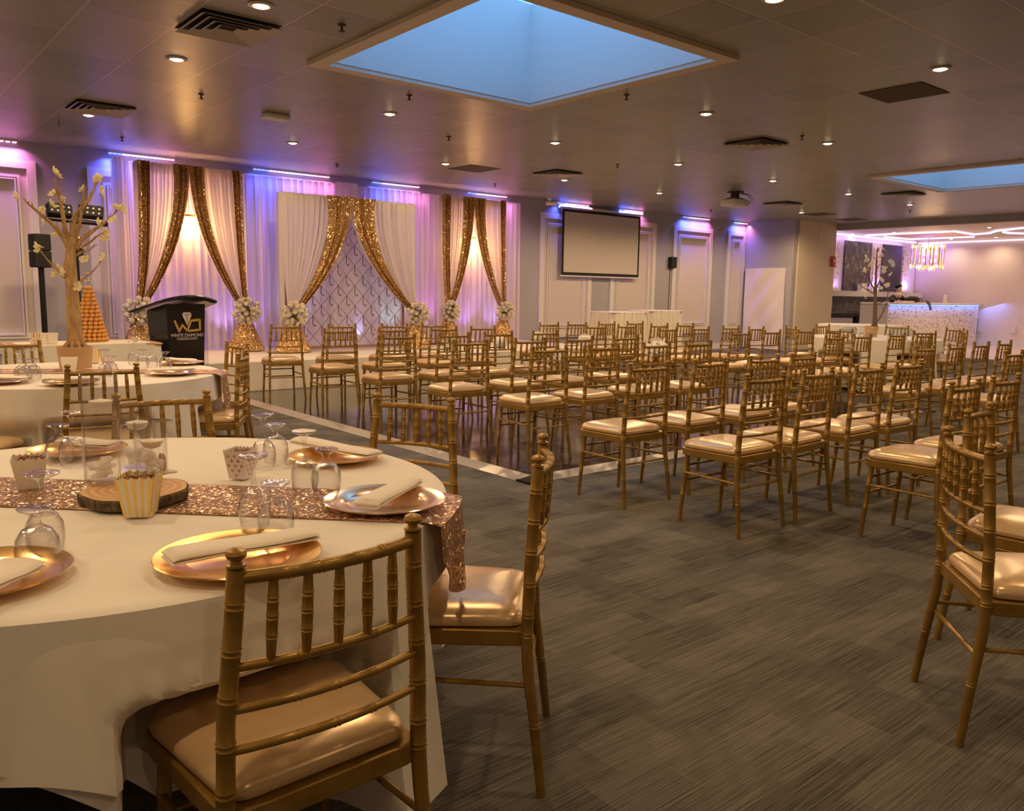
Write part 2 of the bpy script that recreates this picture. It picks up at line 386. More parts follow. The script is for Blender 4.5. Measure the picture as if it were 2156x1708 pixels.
for n, (a, b, c_, d) in enumerate(SKY):
    # lining of the light well, hanging trim and dome
    wl = MB(); tk = .08; lip = .075
    for bx in ((a, b, d-tk, d), (a, b, c_, c_+tk), (a, a+tk, c_+tk, d-tk), (b-tk, b, c_+tk, d-tk)): wl.box(*bx, CZ, CZ+.95)
    struct(wl.build('trim_%d' % (n*2+1), 'white_paint', smooth=False))
    tr = MB()
    for bx in ((a-.06, b+.06, d-.07, d+.06), (a-.06, b+.06, c_-.06, c_+.07), (a-.06, a+.07, c_+.07, d-.07), (b-.07, b+.06, c_+.07, d-.07)): tr.box(*bx, CZ-.035, CZ+.04)
    struct(tr.build('trim_%d' % (n*2+2), 'bar_ceiling_paint', smooth=False))
    dm = MB().grid(lambda u, v: (a+u*(b-a), c_+v*(d-c_), CZ+.95+.35*(math.sin(PI*u)*math.sin(PI*v))**.5), 16, 16)
    dm.box(a, b, c_, d, CZ+1.5, CZ+1.52)
    struct(dm.build('window_%d' % (n+1), 'sky_panel'), 'square skylight dome full of blue evening sky')
struct(B(XW, 18.6, WY, WY+.15, 0, CZ).build('wall_north', 'wall_paint', smooth=False), 'grey painted wall with white moulded panels')
struct(B(XW-.15, XW, YS, WY, 0, CZ).build('wall_west', 'wall_paint', smooth=False))
struct(B(XW, XE, YS-.15, YS, 0, CZ).build('wall_south', 'bar_wall', smooth=False))
struct(B(18.6, 18.75, 11.5, WY+.15, 0, CZ).build('wall_alcove', 'wall_paint', smooth=False))
pw = MB(); pw.box(18.76, 19.64, 11.46, 11.6, 0, CZ); pw.box(19.655, 20.5, 11.46, 11.6, 0, CZ); pw.box(18.75, 20.5, 11.6, 12.4, 0, CZ)
struct(pw.build('wall_partition', 'partition_paint', smooth=False), 'cream folding partition wall')
struct(B(XE, 20.7, YS, 11.46, 3.1, CZ+.12).build('trim_9', 'wall_paint', smooth=False), 'dropped beam over the bar opening')
struct(B(20.5, 27.25, 12.4, 12.55, 0, 3.35).build('wall_bar_north', 'bar_wall', smooth=False))
struct(B(27.1, 27.25, 2, 12.4, 0, 3.35).build('wall_bar_east', 'bar_wall', smooth=False))
struct(B(20.5, 27.1, 1.85, 2, 0, 3.35).build('wall_bar_south', 'bar_wall', smooth=False))
struct(B(20.7, 27.25, 2, 12.4, 3.2, 3.35).build('ceiling_bar', 'bar_ceiling_paint', smooth=False))
struct(B(XE, 20.7, YS, 2, 0, 3.1).build('wall_east', 'bar_wall', smooth=False))
bb = MB(); 
for a, b in ((XW, 2.9), (10.78, 18.58)): bb.box(a, b, WY-.02, WY, 0, .14)
struct(bb.build('baseboard_north', 'white_paint', smooth=False))
struct(B(27.07, 27.1, 2, 12.4, 0, .14).build('baseboard_bar', 'white_paint', smooth=False))

# wall panels
def panel(n, x0, x1, z0=.42, z1=3.0):
    f = MB(); w_ = .11
    for bx in ((x0, x1, z1-w_, z1), (x0, x1, z0, z0+w_), (x0, x0+w_, z0+w_, z1-w_), (x1-w_, x1, z0+w_, z1-w_)): f.box(bx[0], bx[1], WY-.035, WY, bx[2], bx[3])
    i0, i1, j0, j1 = x0+.2, x1-.2, z0+.2, z1-.2
    if i1 > i0+.1:
        for q, (a, w2) in enumerate(((0, .03), (.045, .018))):
            for bx in ((i0+a, i1-a, j1-a-w2, j1-a), (i0+a, i1-a, j0+a, j0+a+w2), (i0+a, i0+a+w2, j0+a+w2, j1-a-w2), (i1-a-w2, i1-a, j0+a+w2, j1-a-w2)):
                f.box(bx[0], bx[1], WY-.03-q*.008, WY, bx[2], bx[3])
    o = struct(f.build('trim_%d' % n, 'white_paint', smooth=False), 'white moulded frame on the grey wall')
    struct(B(x0+.05, x1-.05, WY-.008, WY, z0+.05, z1-.05).build('panel_field', 'panel_paint', o, smooth=False)); del o.children[0]['kind']
PAN = [(.8, 2.32), (2.95, 4.45), (5.05, 6.55), (7.15, 8.65), (9.27, 10.77), (11.44, 12.95), (13.55, 15.05), (15.68, 17.19), (17.82, 18.58)]
for n, (a, b) in enumerate(PAN): panel(20+n, a, b)

# coloured LED battens above the panels
LEDS = [(1.0, 2.12), (3.23, 4.14), (5.34, 6.66), (7.48, 8.45), (9.55, 10.5), (11.87, 12.77), (13.73, 14.52), (15.97, 16.98), (18.02, 18.55)]
WHL = ['left of the budding tree', 'over the leftmost gold swag curtain', 'above the left half of the backdrop', 'above the right half of the backdrop', 'over the right gold swag curtain', 'over the left end of the projection screen', 'over the right end of the projection screen', 'over the tall panel right of the small speaker', 'in the corner beside the sheeted doorway']
for n, (a, b) in enumerate(LEDS):
    e = empty('led_batten', ((a+b)/2, WY-.06, CZ-.03), 0, 'glowing blue and pink light strip '+WHL[n], 'light strip', 'colour strips along the wall top')
    L_ = b-a
    B(-L_/2, L_/2, -.02, .05, .0, .03).build('housing', 'white_paint', e, smooth=False)
    cols = ['led_blue', 'led_violet', 'led_white', 'led_violet', 'led_pink']
    if n == 8: cols = ['led_cyan', 'led_white', 'led_violet', 'led_pink']
    k = len(cols)
    for q, cn in enumerate(cols):
        dm = MB(); s0 = -L_/2+L_*q/k; cnt = max(3, int(L_/k/.06))
        for d in range(cnt): xx = s0+(d+.5)*L_/k/cnt; dm.box(xx-.022, xx+.022, -.022, .02, -.015, 0)
        dm.build('diode_row', cn, e, smooth=False)
    for q, (f0, cl, pwr) in enumerate(((.12, (.08, .12, 1), 8), (.5, (.48, .28, 1), 6 if n < 5 else 4), (.88, (1, .28, .7), 5 if n < 5 else 3.5))):
        area('led_wash', (a+L_*f0, WY-.11, CZ-.06), L_/3, pwr*L_, cl, (0, .10, -1), .04, R(130))

# ================================================================== CEILING FITTINGS
dl = empty('ceiling_downlight', (0, 0, CZ))
MB().lathe([(.052, -.001), (.085, -.001), (.088, -.006), (.06, -.014), (.052, -.006)], seg=24, close=True).build('trim_ring', 'vent_metal', dl)
MB().ball((0, 0, -.004), .05, 16, 8, (1, 1, .42)).build('bulb', 'bulb', dl)
COLX = [2.43+2.44*i for i in range(-2, 7)]; ROWY = [10.42, 8.0, 5.65, 3.26, .85, -1.6]
first = True
for j, y in enumerate(ROWY):
    for i, x in enumerate(COLX):
        yy = y
        if (j, i) == (1, 2): yy = 7.40
        if any(a-.3 < x < b+.3 and c_-.3 < yy < d+.3 for a, b, c_, d in SKY): continue
        if (j, i) == (2, 6): continue
        o = dl if first else copy_tree(dl); first = False
        o.location = (x, yy, CZ)
        rowtxt = ['row nearest the curtained wall', 'second row from the curtained wall', 'third row from the curtained wall', 'fourth row from the curtained wall', 'fifth row from the curtained wall', 'sixth row out from the curtained wall', 'seventh row out from the curtained wall'][j]
        tag(o, 'lit ceiling downlight, %s from left in %s' % (ORD[i], rowtxt), 'ceiling light', 'recessed warm downlights')
        spot('downlight_lamp', (x, yy, CZ-.03), DOWN_W*(1.15, 1, .95, .80, .60, .34)[j]*(1.25 if (j == 0 and i >= 6) else 1)*(1.9 if (j, i) == (0, 8) else 1)*(1.35 if (j == 0 and i == 2) else 1), WARM, R(168), blend=.35, size=.06)

def vent(x, y, label, s=.29):
    e = empty('ceiling_vent', (x, y, CZ), 0, label, 'air vent', 'square ceiling air vents')
    B(-s, s, -s, s, -.004, .0).build('backing', 'vent_dark', e, smooth=False)
    for k in range(4):
        o_ = s*(1-.22*k); i_ = o_-.040; zz = -.008-.006*k
        f = MB()
        for sg in (-1, 1):
            for T in (Tm(rz=0), Tm(rz=PI/2)):
                b0 = len(f.v)
                for p in ((-o_, sg*o_, -.030), (o_, sg*o_, -.030), (i_, sg*i_, -.008), (-i_, sg*i_, -.008)): f.v.append(T @ Vector(p))
                f.face([b0, b0+1, b0+2, b0+3])
        f.build('louvre', 'vent_metal', e, smooth=False, solid=.003)
vent(2.44, 6.27, 'large square louvred ceiling vent beside the nearest left downlight')
vent(2.44, 9.93, 'louvred ceiling vent behind a downlight above the budding tree')
vent(9.14, 6.27, 'louvred ceiling vent right of the large skylight, mid ceiling')
vent(9.14, 9.93, 'louvred ceiling vent just before the projection screen')
vent(15.25, 9.75, 'small looking vent right of the projector')
vent(15.3, 7.3, 'vent at the front edge of the far skylight')
for (x, y, lb) in ((7.93, 10.53, 'flat dark ceiling panel over the right swag curtain'), (7.92, 3.85, 'dark brown square ceiling panel at upper right'), (19.4, 10.5, 'flat dark ceiling panel before the bar opening'), (17.75, 10.4, 'flat dark ceiling panel next to the last downlight')):
    tag(B(x-.29, x+.29, y-.29, y+.29, CZ-.006, CZ).build('return_grille', 'grille', smooth=False), lb, 'ceiling panel', 'dark square ceiling panels')
sp0 = empty('sprinkler', (3.04, 5.65, CZ))
MB().lathe([(.03, 0), (.03, -.006), (.008, -.01), (.008, -.04), (.022, -.045), (.022, -.049)], seg=12).build('sprinkler_head', 'grille', sp0)
SPR = [(3.04, 5.65, 'beside the near edge of the large skylight'), (3.03, 8.54, 'left, between the two air vents'), (4.57, 7.14, 'beyond the far left edge of the large skylight'), (3.1, 11.65, 'over the leftmost wall light strip'), (6.1, 8.63, 'mid ceiling before the centre backdrop'), (6.1, 5.67, 'just right of the large skylight'), (9.17, 8.66, 'mid ceiling short of the screen'), (9.12, 5.62, 'beside the vent right of the skylight'), (6.16, 11.65, 'close to the wall over the backdrop'), (9.27, 11.69, 'close to the wall over the right swag'), (15.36, 11.62, 'close to the wall right of the screen'), (18.24, 8.53, 'far end, before the bar beam')]
for k, (x, y, lb) in enumerate(SPR):
    o = sp0 if k == 0 else copy_tree(sp0); o.location = (x, y, CZ); tag(o, 'small ceiling sprinkler head '+lb, 'sprinkler', 'ceiling sprinklers')
tag(MB().rbox(3.83, 4.12, 8.83, 9.0, CZ-.06, CZ, .03).build('smoke_detector', 'white_paint'), 'low white box on the ceiling above the budding tree side', 'detector')
tag(MB().tube([(2.17, 10.64, CZ), (2.17, 10.64, CZ-.14), (2.18, 10.64, CZ-.16)], .008, 6).build('ceiling_hook', 'chrome'), 'thin metal rod hanging from the ceiling at far left', 'hook')
# security camera
cme = empty('security_camera', (11.42, 12.62, CZ), 0, 'small white camera on ceiling left of the projection screen', 'camera')
MB().lathe([(.05, 0), (.05, -.02), (.02, -.03), (.02, -.07)], seg=12).build('mount', 'white_paint', cme); MB().tube([(-.06, .05, -.1), (.1, -.1, -.1)], .04, 12).build('camera_body', 'white_paint', cme)
# projector
pj = az(1548, 404, CZ)
pe = empty('ceiling_projector', (pj.x, pj.y, CZ), R(0), 'white projector hung from the ceiling on a black bracket', 'projector')
B(-.1, .1, -.12, .1, -.02, 0).build('bracket_plate', 'black', pe, smooth=False); B(-.05, .05, -.06, .06, -.12, -.02).build('bracket', 'black', pe, smooth=False)
B(-.13, .12, -.1, .1, -.135, -.115).build('bracket_foot', 'black', pe, smooth=False)
MB().rbox(-.22, .22, -.17, .17, -.26, -.14, .03).build('projector_body', 'white_paint', pe)
MB().tube([(.1, .17, -.2), (.1, .19, -.2)], .04, 14).build('lens', 'black', pe)
MB().tube([(.05, -.05, -.02), (.22, -.1, -.03), (.33, -.12, -.11), (.30, -.12, -.19), (.2, -.13, -.21)], .007, 6).build('cable', 'black', pe)
MB().tube([(.05, -.1, -.04), (.26, -.16, -.05), (.37, -.16, -.13), (.33, -.15, -.19), (.2, -.16, -.2)], .005, 6).build('cable', 'black', pe)

# ================================================================== STAGE & DANCE FLOOR
st = empty('stage', (0, 0, 0), 0, 'low stage covered in pale cloth below the curtains', 'stage')
SX0, SX1, SY = 3.45, 10.9, 10.46
MB().rbox(SX0, SX1, SY, WY-.03, .36, .40, .03).build('stage_top', 'stage_cloth', st)
sk = MB()
def skf(u, v):
    per = (SX1-SX0)+2*(WY-.03-SY); d = u*per; am = .012*(1-v)
    w_ = am*math.sin(d*22)+am*.7*math.sin(d*9.3)
    if d < WY-.03-SY: return (SX0-.01-w_, WY-.03-d, .005+v*.375)
    d -= WY-.03-SY
    if d < SX1-SX0: return (SX0+d, SY-.012-w_, .005+v*.375)
    d -= SX1-SX0; return (SX1+.01+w_, SY+d, .005+v*.375)
sk.grid(skf, 400, 3).build('stage_skirt', 'skirt_cloth', st)

df = empty('dance_floor', (0, 0, 0), 0, 'dark glossy portable dance floor with pale ramped metal edge', 'dance floor')
DX0, DX1, DY0, DY1 = 3.86, 10.0, 4.4, 10.2
B(DX0, DX1, DY0, DY1, .0, .022).build('floor_tiles', 'dance_tile', df, smooth=False)
def ramp_(x0, y0, x1, y1, nx, ny):   # inner edge line, outward normal
    f = MB(); wd = .14
    f.v += [Vector((x0, y0, .024)), Vector((x1, y1, .024)), Vector((x1+nx*wd, y1+ny*wd, .004)), Vector((x0+nx*wd, y0+ny*wd, .004)), Vector((x0, y0, 0.001)), Vector((x1, y1, 0.001)), Vector((x1+nx*wd, y1+ny*wd, 0.001)), Vector((x0+nx*wd, y0+ny*wd, 0.001))]
    for q in ((0, 3, 2, 1), (4, 5, 6, 7), (0, 1, 5, 4), (1, 2, 6, 5), (2, 3, 7, 6), (3, 0, 4, 7)): f.face(q)
    f.build('edge_ramp', 'trim_metal', df, smooth=False)
ylist = [DY0, 6.1, 7.93, 9.0, DY1]
for a, b in zip(ylist, ylist[1:]): ramp_(DX0, a+.008, DX0, b-.008, -1, 0); ramp_(DX1, a+.008, DX1, b-.008, 1, 0)
xl = [DX0, 5.7, 7.5, 9.3, DX1]
for a, b in zip(xl, xl[1:]): ramp_(a+.008, DY0, b-.008, DY0, 0, -1); ramp_(a+.008, DY1, b-.008, DY1, 0, 1)
for (x, y, sx_, sy_) in ((DX0, DY0, -1, -1), (DX1, DY0, 1, -1), (DX0, DY1, -1, 1), (DX1, DY1, 1, 1)):
    B(min(x, x+sx_*.15), max(x, x+sx_*.15), min(y, y+sy_*.15), max(y, y+sy_*.15), .001, .016).build('edge_corner', 'black', df, smooth=False)

# ================================================================== DRAPES
def sheet(x0f, x1f, z0, z1, y, pl, am, nu=60, nv=24, ph=0, gather=None):
    def fn(u, v):
        z = z0+(z1-z0)*v; a, b = x0f(v), x1f(v); x = a+(b-a)*u
        k = am*(1 if gather is None else gather(v))
        return (x, y+k*math.sin(u*pl*2*PI+ph)+k*.5*math.sin(u*pl*1.37*2*PI+1+ph+v*1.5), z)
    return MB().grid(fn, nu, nv)
cl = lambda v: (lambda u: v)
tag(sheet(lambda v: 3.2, lambda v: 10.68, .41, 3.09, 12.66, 62, .035, 900, 6).build('wall_drape', 'sheer_wall'), 'wide sheer white drape covering the wall behind the stage', 'curtain')
tag(sheet(lambda v: 3.18, lambda v: 3.36,   .41, 3.12, 12.5, 3, .03, 30, 8).build('pillar_drape', 'sheer_white'), 'narrow white drape column left of the leftmost gold curtain', 'curtain')
tag(sheet(lambda v: 6.55-.1*(1-v), lambda v: 6.95+.1*(1-v),   .42, 3.1, 12.45, 4, .03, 50, 8).build('gathered_drape', 'sheer_white'), 'bunched sheer drape hanging behind the centre backdrop peak', 'curtain')

rose = MB()
for lay, (rr, hh, n_) in enumerate(((.030, .0, 5), (.024, .008, 4), (.016, .014, 3))):
    for k in range(n_):
        a0 = 2*PI*k/n_+lay*.7
        def pf(u, v, a0=a0, rr=rr, hh=hh, n_=n_):
            a = a0+(u-.5)*2*PI/n_*1.35; q = rr*(.25+.75*math.sin(min(1, v*1.1)*PI/2)); return (q*math.cos(a), q*math.sin(a), hh-.018+.036*v-(.006*(abs(u-.5)*2)**2 if v > .8 else 0))
        rose.grid(pf, 5, 4)
rose.ball((0, 0, -.004), .02, 8, 5)
rose_me = rose.build('rose', 'petal_white').data
bpy.data.objects.remove(bpy.data.objects['rose'])
def bouquet(c, rad, label, seed):
    rnd = random.Random(seed)
    e = empty('rose_bouquet', c, 0, label, 'flowers', 'white rose bouquets tying the curtains')
    fo = MB()
    for k in range(110):
        d = Vector((rnd.gauss(0, 1), rnd.gauss(0, 1), rnd.gauss(0, 1))).normalized()
        if d.y > .6 or (d.y < -.45 and rnd.random() > .12): continue
        p = d*rad*rnd.uniform(.75, 1.0); s_ = rnd.uniform(.02, .040)*rad/.17; a = d.orthogonal().normalized(); bq = d.cross(a); th = rnd.uniform(0, 6.3)
        a, bq = a*math.cos(th)+bq*math.sin(th), bq*math.cos(th)-a*math.sin(th); b0 = len(fo.v)
        fo.v += [p-a*s_, p+bq*s_*.45+d*.008, p+a*s_*1.1+d*.02, p-bq*s_*.45+d*.008]; fo.face([b0, b0+1, b0+2, b0+3])
    fo.ball((0, rad*.15, 0), rad*.5, 12, 8)
    fo.build('foliage', 'leaf', e, smooth=False)
    pts = []
    for k in range(3000):
        d = Vector((rnd.gauss(0, 1), rnd.gauss(0, 1), rnd.gauss(0, 1))).normalized()
        if d.y > .3 or any((d-q).length < .37 for q in pts): continue
        pts.append(d)
        if len(pts) >= 34: break
    for d in pts:
        o = bpy.data.objects.new('rose', rose_me); COL.objects.link(o); o.parent = e; o.location = d*rad*rnd.uniform(.93, 1.1)
        o.rotation_euler = d.to_track_quat('Z', 'Y').to_euler(); sc = rad/.17*rnd.uniform(1.35, 1.8); o.scale = (sc, sc, sc)
    return e
def portal(x0, x1, xp, zt, ztie, y, tl, tr_, outer, label, bw=.26, blab=('', ''), rad=.15):
    e = empty('curtain_portal', (0, 0, 0), 0, label, 'curtain', 'gold edged curtain portals on the stage')
    f = MB()
    B(x0-.03, x1+.03, y+.03, y+.09, zt-.05, zt).build('top_pole', 'sheer_white', e)
    for xx in (x0, x1):
        B(xx-.035, xx+.035, y+.03, y+.09, .40, zt-.05).build('upright', 'sheer_white', e)
        B(xx-.2, xx+.2, y-.08, y+.2, .40, .412).build('foot_plate', 'metal_grey', e, smooth=False)
    sheet(lambda v: x0-.02, lambda v: x1+.02, zt-.13, zt+.01, y+.02, 30, .008, 200, 3).build('valance', 'sheer_white', e)
    for side, (xo, tie) in enumerate(((x0, tl), (x1, tr_))):
        sg = 1 if side == 0 else -1
        H = zt-ztie
        inner = lambda v, tie=tie, sg=sg: xp+(tie+sg*.05-xp)*((1-v)**2.0)          # v=1 top
        outerf = lambda v, xo=xo, tie=tie, sg=sg: xo+(tie-sg*.05-xo)*((1-v)**3)
        gm = lambda v: .4+.6*v
        sheet(outerf, inner, ztie, zt-.02, y, 13, .022, 150, 30, ph=side, gather=gm).build('sheer_curtain', 'sheer_white', e, solid=0)
        b1 = lambda v, inner=inner, sg=sg: inner(v)-sg*(bw*v**.8+.07*(1-v))
        sheet(b1, inner, ztie, zt+.012, y-.045, 3, .022, 50, 40, ph=side*2).build('sequin_band', 'sequin_gold', e)
        if outer:
            b2 = lambda v, outerf=outerf, sg=sg: outerf(v)+sg*.15*(.35+.65*v**.5)
            sheet(lambda v, outerf=outerf, sg=sg: outerf(v)-sg*.01, b2, ztie, zt+.012, y-.05, 2.5, .022, 36, 24, ph=1).build('sequin_band', 'sequin_gold', e)
        def sf(u, v, tie=tie):
            z = .412+(ztie-.412)*v; rr = .05+.20*(1-v)**1.1; a = 2*PI*u; rr *= 1+.10*(1-v)*math.sin(a*9)+.05*math.sin(a*5+1)
            return (tie+rr*math.cos(a)*1.1, y-.03+rr*math.sin(a)*.6, z)
        MB().grid(sf, 90, 14).build('sequin_tail', 'sequin_gold', e)
        bouquet((tie, y-.08, ztie+.0), rad, blab[side], int(tie*100))
    return e
P1 = [ay(288, 345, 12.2).x, ay(506, 355, 12.2).x, ay(396, 350, 12.2).x]
portal(P1[0], P1[1], P1[2], 3.05, ay(515, 655, 12.2).z, 12.2, ay(291, 655, 12.2).x, ay(515, 655, 12.2).x, True, 'leftmost sheer curtain portal with gold sequin swags framing a chandelier', .22, ('white rose bouquet half hidden behind the black podium', 'white rose bouquet right of the black podium'), .165)
P2 = [ay(592, 402, 11.6).x, ay(872, 432, 11.6).x, ay(738, 415, 11.6).x]
portal(P2[0], P2[1], P2[2], 2.75, ay(615, 662, 11.6).z, 11.6, ay(615, 662, 11.6).x, ay(874, 660, 11.6).x, False, 'widest centre curtain portal before the diamond patterned backdrop', .42, ('white rose bouquet on the left side of the centre portal', 'white rose bouquet on the right side of the centre portal'), .158)
P3 = [ay(930, 405, 12.2).x, ay(1063, 420, 12.2).x, ay(997, 415, 12.2).x]
portal(P3[0], P3[1], P3[2], 3.03, ay(943, 655, 12.2).z, 12.2, ay(943, 655, 12.2).x, ay(1058, 655, 12.2).x, True, 'rightmost sheer curtain portal with gold sequin swags and chandelier', .26, ('white rose bouquet between the two right gold curtains', 'rightmost white rose bouquet on the stage'), .150)

# printed backdrop in the centre portal
bx0, bx1 = P2[0]+.12, P2[1]-.1
be = empty('printed_backdrop', (0, 11.8, 0), 0, 'translucent backdrop printed with a diamond lattice in the centre portal', 'backdrop')
B(bx0, bx1, -.002, .002, .47, 2.62).build('sheet', 'acrylic_print', be, smooth=False)
fr = MB(); fr.box(bx0-.02, bx1+.02, -.02, .02, .43, .475); fr.box(bx0-.02, bx0+.01, -.02, .02, .475, 2.66); fr.box(bx1-.01, bx1+.02, -.02, .02, .475, 2.66); fr.box(bx0-.02, bx1+.02, -.02, .02, 2.62, 2.66)
fr.build('backdrop_frame', 'rail_brown', be, smooth=False)
ln = MB(); tx = MB(); dxx, dzz = .147, .158; zc = .475
def clipl(a, b):
    (x0, z0), (x1, z1) = a, b; t0, t1 = 0, 1
    for p, q in ((-(x1-x0), x0-bx0), (x1-x0, bx1-x0), (-(z1-z0), z0-.48), (z1-z0, 2.62-z0)):
        if p == 0:
            if q < 0: return None
        else:
            r_ = q/p
            if p < 0: t0 = max(t0, r_)
            else: t1 = min(t1, r_)
    if t0 >= t1: return None
    return (x0+(x1-x0)*t0, z0+(z1-z0)*t0), (x0+(x1-x0)*t1, z0+(z1-z0)*t1)
for k in range(-20, 36):
    for sg in (1, -1):
        xa = bx0+k*2*dxx; q = clipl((xa, .47), (xa+sg*dxx/dzz*2.3*1.0, .47+2.3))
        if q: ln.tube([(q[0][0], -.004, q[0][1]), (q[1][0], -.004, q[1][1])], .0035, 4)
row = 0; z = .47+dzz
while z < 2.6:
    for k in range(18):
        x = bx0+(2*k+(1 if row % 2 == 0 else 0))*dxx
        if bx0+.05 < x < bx1-.1 and z-.16 > .48:
            ln.box(x-.006, x+.006, -.007, -.003, z-.14, z); ln.box(x, x+.055, -.007, -.003, z-.144, z-.138); tx.box(x+.015, x+.05, -.007, -.003, z-.165, z-.152)
    z += dzz; row += 1
ln.build('lattice_print', 'line_brown', be, smooth=False); tx.build('monogram_print', 'line_brown', be, smooth=False)

# chandeliers in the outer portals
def chandelier(c, label, pw_):
    c = (c[0], 12.46, c[2]); e = empty('crystal_chandelier', c, 0, label, 'chandelier', 'small crystal chandeliers by the drapes')
    MB().tube([(0, 0, CZ-c[2]), (0, 0, .12)], .006, 6).build('hanging_rod', 'chrome', e)
    MB().lathe([(.27, .06), (.28, .07), (.28, .09), (.27, .09)], seg=24, close=True).build('crown_ring', 'plate_gold', e)
    cr = MB()
    for lay, (rr, z0, n_) in enumerate(((.28, .05, 24), (.22, -.05, 18), (.14, -.12, 12), (.06, -.19, 6), (.26, .16, 16))):
        for k in range(n_):
            a = 2*PI*k/n_; x, y = rr*math.cos(a), rr*math.sin(a)
            b0 = len(cr.v); s_ = .013; h_ = .035
            cr.v += [Vector((x, y, z0)), Vector((x+s_, y, z0-h_)), Vector((x, y+s_, z0-h_)), Vector((x-s_, y, z0-h_)), Vector((x, y-s_, z0-h_)), Vector((x, y, z0-h_*2.2))]
            for i in range(4): j = (i+1) % 4; cr.face([b0, b0+1+i, b0+1+j]); cr.face([b0+5, b0+1+j, b0+1+i])
    cr.build('crystal_drops', 'emissive_crystal', e, smooth=False); e.scale = (1, .5, 1)  # drops emit light themselves, standing in for the glow around the bulbs
    for k in range(9):
        a = 2*PI*k/9; MB().ball((.20*math.cos(a), .20*math.sin(a), .03), .045, 10, 7, (1, 1, 1.4)).build('bulb', 'bulb_warm', e)
    point('chandelier_lamp', (c[0], c[1], c[2]-.05), pw_, (1, .50, .16), .15)
c1 = ay(400, 466, 12.42); chandelier(tuple(c1), 'glowing crystal chandelier inside the leftmost gold curtains', 34)
c3 = ay(995, 510, 12.42); chandelier(tuple(c3), 'glowing crystal chandelier inside the right gold curtains', 34)

# floor uplights behind the portals
UPL = [(3.75, .50, .20, 1, 26), (4.7, .62, .35, 1, 24), (5.15, .35, .2, 1, 20), (5.9, .45, .62, 1, 22), (6.9, .38, .42, 1, 18), (7.65, .45, .95, 1, 22), (8.35, .85, .25, 1, 30), (9.3, .55, .25, 1, 24), (9.95, .45, .35, 1, 22)]
for k, (x, r_, g_, b_, pw_) in enumerate(UPL):
    e = empty('uplight', (x, 12.36, .40), 0, 'small stage uplight washing the sheer drape, %s from the left' % ORD[k], 'stage light', 'uplights behind the curtain portals')
    MB().lathe([(.05, 0), (.055, .02), (.055, .07), (.04, .075)], seg=14).build('lamp_body', 'white_paint', e)
    spot('uplight_lamp', (x, 12.36, .49), pw_, (r_, g_, b_), R(76), (0, .30, 1), .9, .03)

# ================================================================== screen, small speaker, doorway sheet, skirted tables
e = empty('projection_screen', (0, 12.8, 0), 0, 'pull-down projection screen with black border on the wall', 'projection screen')
sx0, sx1, sz0, sz1 = 11.95, 14.36, 1.74, 3.10
MB().tube([(sx0-.05, .05, 3.15), (sx1+.1, .05, 3.15)], .035, 12).build('screen_casing', 'white_paint', e)
B(sx0, sx1, .0, .004, sz0, sz1).build('screen_border', 'black_matte', e, smooth=False)
B(sx0+.055, sx1-.055, -.004, -.001, sz0+.06, sz1-.05).build('screen_fabric', 'screen_fabric', e, smooth=False)
MB().tube([(sx0-.03, 0, sz0-.02), (sx1+.03, 0, sz0-.02)], .016, 10).build('bottom_bar', 'white_paint', e)
q = ay(1412, 553, WY)
e = empty('wall_speaker', (q.x, WY, q.z), 0, 'small black speaker box on grey wall right of screen', 'speaker')
MB().rbox(-.10, .10, -.12, -.0, -.13, .13, .02).build('speaker_box', 'black_matte', e); MB().tube([(-.02, -.012, -.13), (-.03, -.012, -.8), (-.03, -.012, -1.6)], .006, 6).build('cable', 'black', e)
def dsf(u, v):
    y = 12.80-u*1.16; z = .02+v*2.05; s_ = (1-v)
    return (18.50-.02*math.sin(u*9+v*4)*s_-.025*math.sin((u*1.0-v*1.4)*13)*math.sin(PI*u)-.01*math.sin(PI*u), y-.02*s_*math.sin(v*6), z-.0*u)
tag(MB().grid(dsf, 40, 40).build('doorway_sheet', 'overlay'), 'plain white sheet hung over the corner doorway', 'sheet')
struct(B(18.58, 18.6, 11.55, 12.86, 0, 2.09).build('door_1', 'bar_side', smooth=False))
def skirted(x0, x1, y0, y1, h, label):
    e = empty('skirted_table', ((x0+x1)/2, (y0+y1)/2, 0), 0, label, 'table', 'tall skirted tables by the wall')
    hx, hy = (x1-x0)/2, (y1-y0)/2
    MB().rbox(-hx, hx, -hy, hy, h-.02, h, .08).build('tabletop_cloth', 'overlay', e)
    def f(u, v):
        a = 2*PI*u; n_ = 4
        c_, s_ = math.cos(a), math.sin(a); k = (abs(c_)**6+abs(s_)**6)**(-1/6); x, y = hx*c_*k, hy*s_*k; L = math.hypot(x, y)
        am = .036*(1-v*.7); w_ = am*math.sin(30*a)+am*.4*math.sin(17*a); fl = 1+.05*(1-v)
        return (x*fl+x/L*w_, y*fl+y/L*w_, .01+(h-.02)*v)
    MB().grid(f, 360, 4).build('pleated_skirt', 'skirt_cloth', e)
qa = ay(1264, 655, 11.6); qb = ay(1418, 655, 11.6); qm = ay(1340, 655, 11.6)
skirted(qa.x, qm.x+.02, 11.25, 11.95, 1.0, 'white pleated high table below the screen, left of the pair')
skirted(qm.x+.13, qb.x+.03, 11.32, 12.0, 1.025, 'white pleated high table below the screen, right of the pair')

